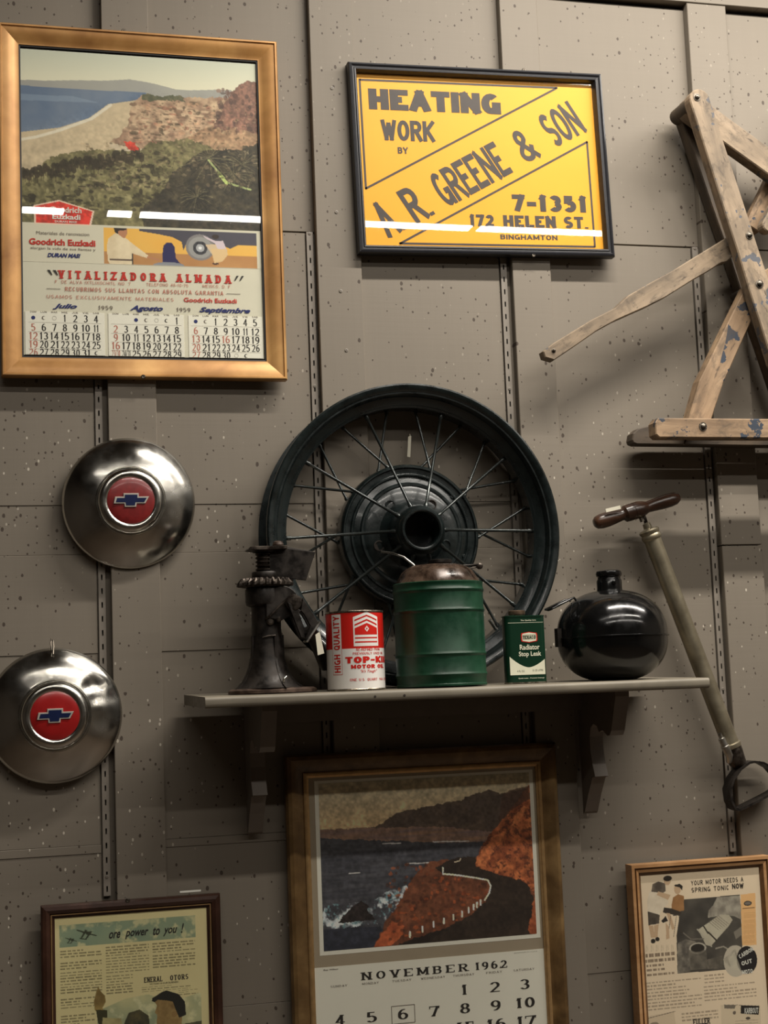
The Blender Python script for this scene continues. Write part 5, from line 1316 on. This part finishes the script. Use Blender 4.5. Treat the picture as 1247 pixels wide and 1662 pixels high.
# ------------------------------------------------------------------ radiator stop leak tin
M['tin_green'] = simple('dark_green_tin_print', srgb(10, 44, 28), .3, 0, .06, 40, 0, .2)
M['tin_cream'] = simple('cream_tin_print', srgb(222, 220, 196), .35, 0, .04, 40)
def leak_tin():
    W, D, H = .0765, .034, .1222; cx, cy = .3290, -.1950; zb = shelf_z(cy)+.0006
    r = empty('radiator_tin', (cx, cy, zb), (0, 0, math.radians(-3))); tag(r, 'flat green tin of Radiator Stop Leak with small screw cap', 'can')
    def ring(hw, hd, rad, z):
        pts = []
        for k, (sx, sy) in enumerate(((1, 1), (-1, 1), (-1, -1), (1, -1))):
            for i in range(6):
                a = math.radians(90*k+90*i/5); pts.append((sx*(hw-rad)+rad*math.cos(a), sy*(hd-rad)+rad*math.sin(a), z))
        return pts
    def shell_(levels, name, m):
        vs = []; n = 24
        for hw, hd, rad, z in levels: vs += ring(hw, hd, rad, z)
        fs = [(k*n+i, k*n+(i+1)%n, (k+1)*n+(i+1)%n, (k+1)*n+i) for k in range(len(levels)-1) for i in range(n)]
        fs += [tuple(reversed(range(n))), tuple(range((len(levels)-1)*n, len(levels)*n))]
        return MB().add(vs, fs).build(name, m, r, 35)
    hw, hd = W/2, D/2
    shell_([(hw-.001, hd-.001, .010, .0015), (hw-.0008, hd-.0008, .010, H-.002)], 'body', M['tin_green'])
    shell_([(hw, hd, .011, 0), (hw, hd, .011, .0022)], 'bottom_rim', M['tin']); shell_([(hw, hd, .011, H-.0025), (hw, hd, .011, H)], 'top_rim', M['tin_green'])
    MB().lathe([(.0135, H-.001), (.0140, H+.002), (.0132, H+.003)], 30, 'z', (-.0110, 0, 0)).build('cap_collar', M['tin'], r, 35)
    MB().lathe([(.0152, H+.0025), (.0155, H+.0045), (.0155, H+.0090), (.0140, H+.0100), (0, H+.0100)], 36, 'z', (-.0110, 0, 0)).build('screw_cap', metal_mat('brown_cap', srgb(84, 68, 54), srgb(120, 100, 82), (.3, .5), 60, .6), r, 35)
    yf = -hd+.0006
    U = lambda u: -hw+u*W
    V = lambda v: H*(1-v)
    wp = MB(); n = 22; lo = V(.875)
    def edge(u):
        t = (u-.53)/.5; return .76-.17*abs(t)**1.7-.02*(t < 0)*abs(t)
    us = [.07+.86*i/n for i in range(n+1)]
    flat(wp, [((U(a), lo), (U(b), lo), (U(b), V(edge(b)+.008)), (U(a), V(edge(a)+.008))) for a, b in zip(us[:-1], us[1:])], yf)
    wl = MB(); flat(wl, [((U(.07), V(.1085)), (U(.93), V(.1085)), (U(.93), V(.1035)), (U(.07), V(.1035)))], yf); wl.build('cream_line', M['tin_cream'], r)
    for a, b, k in ((.10, .02, -1), (.90, .98, 1)):       # print carried round the corner
        pass
    wp.build('cream_panel', M['tin_cream'], r)
    lg = MB()
    hexo = [(.385,.262),(.57,.243),(.765,.262),(.775,.29),(.775,.36),(.765,.385),(.57,.404),(.385,.385),(.375,.36),(.375,.29)]
    cx_, cy_ = .575, .324
    def hx(k, y, mb): flat(mb, [tuple((U(cx_+(a-cx_)*k), V(cy_+(b-cy_)*k)) for a, b in hexo)], y)
    hx(1.0, yf, lg); lg.build('logo_border', M['can_red'], r)
    l2 = MB(); hx(.86, yf-.00015, l2); flat(l2, [((U(.40), V(.362)), (U(.75), V(.362)), (U(.75), V(.285)), (U(.40), V(.285)))], yf-.00015)
    def Fp(mb, s, a, b, v0, v1, y=yf-.0001, **k): flat(mb, font_polys(s, U(a), V(v1), U(b), V(v0), **k), y)
    l2.build('logo_field', M['tin_cream'], r)
    wt = MB()
    Fp(wt, 'Radiator', .33, .82, .430, .508, weight=.02); Fp(wt, 'Stop Leak', .30, .85, .532, .622, weight=.02)
    Fp(wt, 'The Quality Line', .38, .76, .062, .086, weight=.02); Fp(wt, 'Quick Leaks - Prevents Seepage', .26, .90, .916, .938, weight=.01)
    tag(wt.build('white_lettering', M['tin_cream'], r), kind='stuff')
    gt = MB(); flat(gt, text_quads('TEXACO', U(.415), V(.348), U(.735), V(.300), wx=.26, wy=.2, gap=.18), yf-.0003)
    Fp(gt, '4 FL OZ', .24, .42, .806, .834, yf-.0002); Fp(gt, '0.125 LITRE', .62, .88, .800, .828, yf-.0002)
    tag(gt.build('lettering', M['tin_green'], r), kind='stuff')
    return r
leak_tin()

# ------------------------------------------------------------------ round flare lamp
def black_gloss():
    t = NT('black_gloss_enamel'); v = t.coords('Object'); nz = t.noise(v, 40, 4, .6)
    t.set(Base_Color=srgb(12, 12, 12), Roughness=t.ramp(nz, [(.35, .10), (.7, .24)]), Normal=t.bump(nz, .12, .001), Coat_Weight=.15, Coat_Roughness=.08)
    return t.m
M['black_gloss'] = black_gloss()
def flare_lamp():
    cx, cy = .5130, -.1700; zb = shelf_z(cy)+.0004
    r = empty('flare_lamp', (cx, cy, zb)); tag(r, 'round black glossy road flare lamp like a bomb with short neck', 'lamp')
    R = .1030; zs = .0790
    up = [(R*math.cos(t)**.84, zs+.001+.0870*math.sin(t)**.90) for t in [math.radians(a) for a in range(0, 82, 4)]]
    lo = [(R*math.cos(t)**.80*.997, max(0, zs-.001-.0815*math.sin(t)**.90)) for t in [math.radians(a) for a in range(76, -1, -4)]]
    MB().lathe([(0, 0)]+[(q, max(0.0, h)) for q, h in lo], 96, 'z').build('lower_bowl', M['black_gloss'], r, 50)
    MB().lathe(up+[(.0195, zs+.0860)], 96, 'z', cap=False).build('upper_bowl', M['black_gloss'], r, 50)
    MB().lathe([(R-.001, zs-.0020), (R+.0024, zs-.0008), (R+.0024, zs+.0010), (R-.001, zs+.0022)], 96, 'z', cap=False).build('seam_flange', M['black_gloss'], r, 50)
    MB().lathe([(.0265, .1590), (.0242, .1650), (.0236, .1700), (.0236, .1840), (.0215, .1880), (.0215, .1910), (.0238, .1930), (.0245, .1970), (.0232, .2020), (.0190, .2040), (0, .2040)], 48, 'z').build('neck', M['black_gloss'], r, 40)
    MB().lathe([(.0052, 0), (.0050, .003), (.003, .004), (0, .004)], 18, 'y', (0, -.0215, .1800)).build('vent_boss', M['black_gloss'], r, 40)
    P = [(-.0740, -.016, .1480), (-.0790, -.018, .1530), (-.0860, -.020, .1510), (-.1300, -.036, .1330), (-.1345, -.030, .1310), (-.1320, -.006, .1330), (-.0880, .012, .1500), (-.0770, .014, .1520), (-.0740, .012, .1480)]
    MB().tube(P, .0022, 8).build('bail_handle', M['black_gloss'], r, 60)
    MB().box(-.1110, -.1030, -.008, .008, .0640, .0980).build('clip', M['iron'], r)
    return r
flare_lamp()

# ------------------------------------------------------------------ hand pump
M['nickel'] = metal_mat('tarnished_brass_tube', srgb(118, 109, 90), srgb(158, 149, 128), (.26, .40), 16, .7, .1, (.30, .70))
M['dark_wood'] = wood('dark_turned_wood', srgb(30, 20, 15), srgb(58, 38, 28), srgb(88, 60, 43), .26, (10, 60, 60), .2)
def hand_pump():
    A = Vector((.6610, -.0400, 1.8990)); Bp = Vector((.8090, -.0400, 1.4720)); d = (Bp-A); L = d.length; d.normalize()
    base = Vector((.8400, -.040, 1.352))
    r = empty('hand_pump', tuple(base)); tag(r, 'long tarnished brass hand tyre pump with wooden T handle, leaning right', 'pump')
    # frame along the tube
    up = -d; side = Vector((0, 1, 0)).cross(up).normalized(); yv = up.cross(side)
    F = Matrix((side, yv, up)).transposed()
    def place(mb, o): mb.v = [tuple(F @ Vector(p)+o-base) for p in mb.v]; return mb
    R = .0172
    place(MB().lathe([(R, 0), (R, L), (R-.002, L+.0005)], 48, 'z'), Bp).build('barrel', M['nickel'], r, 40)
    place(MB().lathe([(R, -.016), (R+.0020, -.014), (R+.0030, -.010), (R+.0022, -.006), (R+.0010, -.004), (R+.0030, -.001), (R+.0035, .003), (R+.0005, .006)], 48, 'z'), A).build('collar', M['nickel'], r, 40)
    place(MB().lathe([(R, .0055), (.0100, .0075), (.0085, .0090), (.0080, .0180), (.0050, .0200), (0, .0200)], 32, 'z'), A).build('gland_cap', M['nickel'], r, 40)
    top = Vector((.6480, -.0400, 1.9400))
    MB().tube([A-base+up*.015, top-base], .0040, 14).build('piston_rod', M['iron_edge'], r, 60)
    # handle turned on its own axis
    a, b = Vector((.5435, -.0400, 1.9175)), Vector((.7310, -.0400, 1.9690)); ax = (b-a); HL = ax.length; ax.normalize()
    s2 = Vector((0, 1, 0)).cross(ax).normalized(); F2 = Matrix((s2, ax.cross(s2), ax)).transposed()
    prof = [(0, 0), (.0080, .0012), (.0125, .0060), (.0148, .016), (.0150, .030), (.0135, .045), (.0118, .058), (.0112, .064), (.0125, .066), (.0165, .070), (.0172, .084), (.0165, .0845), (.0165, .088), (.0172, .0885), (.0172, .100), (.0150, .110), (.0130, .116), (.0115, .120), (.0122, .135), (.0138, .155), (.0140, .172), (.0125, .184), (.0080, .192), (0, HL)]
    hb = MB().lathe(prof, 40, 'z'); hb.v = [tuple(F2 @ Vector((p[0], p[1], p[2]))+a-base) for p in hb.v]; hob = hb.build('handle', M['dark_wood'], r, 40)
    nut = MB().lathe([(.0050, -.004), (.0050, .004), (0, .005)], 6, 'z'); nut.v = [tuple(F @ Vector(p)+(top-base)+Vector((-.002, 0, -.016))) for p in nut.v]; nut.build('nut', M['screw'], r)
    # foot end
    place(MB().lathe([(R+.0020, -.004), (R+.0030, 0), (R+.0030, .004), (R+.0005, .006)], 40, 'z'), Bp).build('ring_band', M['nickel'], r, 40)
    place(MB().lathe([(.0120, -.044), (.0170, -.036), (R+.0015, -.012), (R+.0015, -.002)], 40, 'z'), Bp).build('foot_socket', M['iron_edge'], r, 40)
    S = [(.8300, 1.4330), (.8180, 1.4260), (.8020, 1.4080), (.7930, 1.3880), (.7945, 1.3650), (.8010, 1.3510), (.8090, 1.3475), (.8180, 1.3500), (.8500, 1.3620), (.8830, 1.3750), (.8980, 1.3830), (.9010, 1.3960), (.8960, 1.4130), (.8840, 1.4270), (.8680, 1.4360), (.8490, 1.4390), (.8380, 1.4375)]
    S = [(x-base.x, z-base.z) for x, z in S]
    MB().sweep(S, [(-.0022, -.018), (.0022, -.018), (.0022, .014), (-.0022, .014)], True).build('stirrup', M['iron'], r, 40)
    v0, v1 = Vector((.7740, -.0620, 1.4980)), Vector((.7930, -.0600, 1.4540))
    MB().tube([v0-base, v0+(v1-v0)*.2-base, v0+(v1-v0)*.22-base, v0+(v1-v0)*.55-base, v0+(v1-v0)*.57-base, v1-base, v1+Vector((.004, .01, -.012))-base], [.0040, .0040, .0070, .0070, .0085, .0075, .0060], 14).build('hose_valve', M['steel'], r, 40)
    MB().tube([v1-base, v1+Vector((.012, .012, -.002))-base], .0060, 12).build('valve_arm', M['iron'], r, 50)
    MB().lathe([(.0042, 0), (.0040, .0015), (.0022, .002), (.002, .0008), (0, .0008)], 14, 'y', (.8470-base.x, .0270, 1.4370-base.z)).build('screw', M['screw'], r, 40)
    t = MB().box(-.016, .016, -.0008, .0008, -.0035, .0035); rt = Matrix.Rotation(math.radians(-12), 3, 'Y')
    t.v = [tuple(rt @ Vector(p)+Vector((.5780-base.x, -.018, 1.9440-base.z))) for p in t.v]; t.build('paper_tag', M['tag_paper'], hob)
    return r
hand_pump()

# ------------------------------------------------------------------ folding wooden frame, upper right
M['old_wood'] = wood('weathered_pale_wood', srgb(96, 84, 70), srgb(138, 120, 98), srgb(162, 142, 118), .7, (5, 40, 40), .6, srgb(80, 82, 88), 22, .60, dirt=.75)
M['warm_wood'] = wood('warm_aged_wood', srgb(108, 86, 64), srgb(152, 126, 98), srgb(182, 154, 122), .65, (5, 40, 40), .6, srgb(44, 54, 68), 26, .575, dirt=.6)
M['dark_old_wood'] = wood('dirty_dark_wood', srgb(50, 42, 34), srgb(88, 74, 58), srgb(112, 94, 74), .7, (5, 40, 40), .6, dirt=.8)
def wood_arm(name, parent, p0, p1, wd, yf, th, m, round0=False, round1=False, taper=1.0, origin=(0,0,0)):
    """a bar with its own local x along the grain"""
    p0, p1 = Vector(p0), Vector(p1); d = p1-p0; L = d.length; ang = math.atan2(d.y, d.x)
    pts = []
    h0, h1 = wd/2, wd/2*taper
    if round0: pts += [(-h0*.0+h0*math.cos(a), h0*math.sin(a)) for a in [math.radians(t) for t in range(90, 271, 20)]]
    else: pts += [(0, h0), (0, -h0)]
    rr = random.Random(int(L*1e4)); n = 7
    pts += [(L*i/n, -(h0+(h1-h0)*i/n)+rr.uniform(-.0008, .0008)) for i in range(1, n)]
    if round1: pts += [(L+h1*math.cos(a), h1*math.sin(a)) for a in [math.radians(t) for t in range(-90, 91, 20)]]
    else: pts += [(L, -h1), (L, h1)]
    pts += [(L*i/n, (h0+(h1-h0)*i/n)+rr.uniform(-.0008, .0008)) for i in range(n-1, 0, -1)]
    o = MB().prism(pts, yf, yf+th, .0022).build(name, m, parent)
    o.location = (p0.x-origin[0], -origin[1], p0.y-origin[2]); o.rotation_euler = (0, -ang, 0)
    return o
def poly_arm(name, parent, poly, yf, th, m, ang, origin):
    c = Vector(poly[0]); ca, sa = math.cos(-ang), math.sin(-ang)
    q = [((p[0]-c.x)*ca-(p[1]-c.y)*sa, (p[0]-c.x)*sa+(p[1]-c.y)*ca) for p in poly]
    o = MB().prism(q, yf, yf+th, .0020).build(name, m, parent)
    o.location = (c.x-origin[0], -origin[1], c.y-origin[2]); o.rotation_euler = (0, -ang, 0)
    return o
def folding_frame():
    O = (.86, -.012, 2.068)
    r = empty('folding_frame', O); tag(r, 'weathered wooden folding frame of bolted arms with flecks of blue paint', 'wooden frame')
    k = dict(origin=O)
    wood_arm('arm', r, (.7830, 2.7640), (.9300, 2.2300), .0440, -.1350, .0260, M['old_wood'], True, True, 1.16, **k)
    wood_arm('arm', r, (.8040, 2.7680), (1.0080, 2.0960), .0460, -.0500, .0300, M['dark_old_wood'], True, False, 1.05, **k)
    wood_arm('arm', r, (.7950, 2.7660), (1.1600, 2.5250), .0520, -.0900, .0300, M['old_wood'], True, False, 1.0, **k)
    D = [(.4364,2.2504),(.4604,2.2680),(.5418,2.3159),(.5943,2.3417),(.6235,2.3675),(.6731,2.3954),(.7160,2.4176),(.8477,2.4951),(.8668,2.4630),(.8426,2.4429),(.8300,2.4400),(.8015,2.4223),(.7677,2.4039),(.7040,2.3660),(.6619,2.3455),(.6292,2.3313),(.5927,2.3154),(.5522,2.2938),(.4991,2.2589),(.4585,2.2330),(.4396,2.2382)]
    poly_arm('handle_arm', r, D, -.0900, .0240, M['old_wood'], math.radians(30), O)
    E = [(.8771,2.3912),(.7606,2.1943),(.7288,2.1090),(.7779,2.1090),(.8129,2.1912),(.8940,2.3375)]
    poly_arm('leg', r, E, -.1000, .0300, M['warm_wood'], math.radians(62), O)
    wood_arm('leg', r, (.9300, 2.4300), (1.0800, 2.1000), .0440, -.0950, .0280, M['warm_wood'], False, False, 1.0, **k)
    F = [(.6430,2.1030),(.6500,2.1120),(1.1500,2.1120),(1.1500,2.0730),(.6500,2.0735),(.6430,2.0800)]
    poly_arm('foot_bar', r, F, -.1350, .0320, M['warm_wood'], 0, O)
    Gp = [(.6300,2.0830),(.6330,2.0960),(.6450,2.1060),(.6700,2.1120),(1.1500,2.1100),(1.1500,2.0700),(.6400,2.0740),(.6320,2.0770)]
    poly_arm('foot_bar', r, Gp, -.0520, .0300, M['dark_old_wood'], 0, O)
    wood_arm('arm', r, (.9280, 2.5300), (1.1000, 2.8300), .0340, -.0500, .0240, M['warm_wood'], False, False, 1.0, **k)
    wood_arm('arm', r, (.9420, 2.5230), (1.1100, 2.7800), .0300, -.0950, .0240, M['old_wood'], True, False, 1.0, **k)
    MB().tube([(.783-O[0], -.120-O[1], 2.766-O[2]), (.783-O[0], -.030-O[1], 2.766-O[2])], .0170, 20).build('pivot_dowel', M['dark_old_wood'], r, 40)
    MB().tube([(.8850-O[0], -.120-O[1], 2.386-O[2]), (.8850-O[0], -.030-O[1], 2.386-O[2])], .0080, 16).build('pivot_rod', M['iron_edge'], r, 40)
    MB().tube([(.872-O[0], -.120-O[1], 2.485-O[2]), (.872-O[0], -.030-O[1], 2.485-O[2])], .0080, 16).build('pivot_rod', M['iron_edge'], r, 40)
    MB().tube([(.747-O[0], -.110-O[1], 2.095-O[2]), (.747-O[0], -.040-O[1], 2.095-O[2])], .0080, 16).build('pivot_rod', M['iron_edge'], r, 40)
    for x, z, y, s_ in ((.7767, 2.7680, -.1350, 1), (.8724, 2.4854, -.1350, 1), (.8877, 2.3860, -.1350, 1.1), (.7436, 2.0956, -.1350, 1.1), (.4582, 2.2520, -.0900, .55)):
        MB().lathe([(.0078*s_, 0), (.0078*s_, .0012), (.0050*s_, .0014), (.0048*s_, .0040), (.0030*s_, .0056), (0, .0060)], 24, 'y', (x-O[0], y-O[1], z-O[2])).build('bolt', M['screw'], r, 35)
    MB().tube([(.728-O[0], -.100-O[1], 2.0840-O[2]), (.712-O[0], -.112-O[1], 2.0640-O[2])], .0016, 6).build('bent_nail', M['screw'], r, 50)
    # hangers to the wall
    MB().tube([(.86-O[0], -.040-O[1], 2.1100-O[2]), (.86-O[0], .000-O[1], 2.1150-O[2])], .0025, 8).build('wall_nail', M['screw'], r, 50)
    return r
folding_frame()
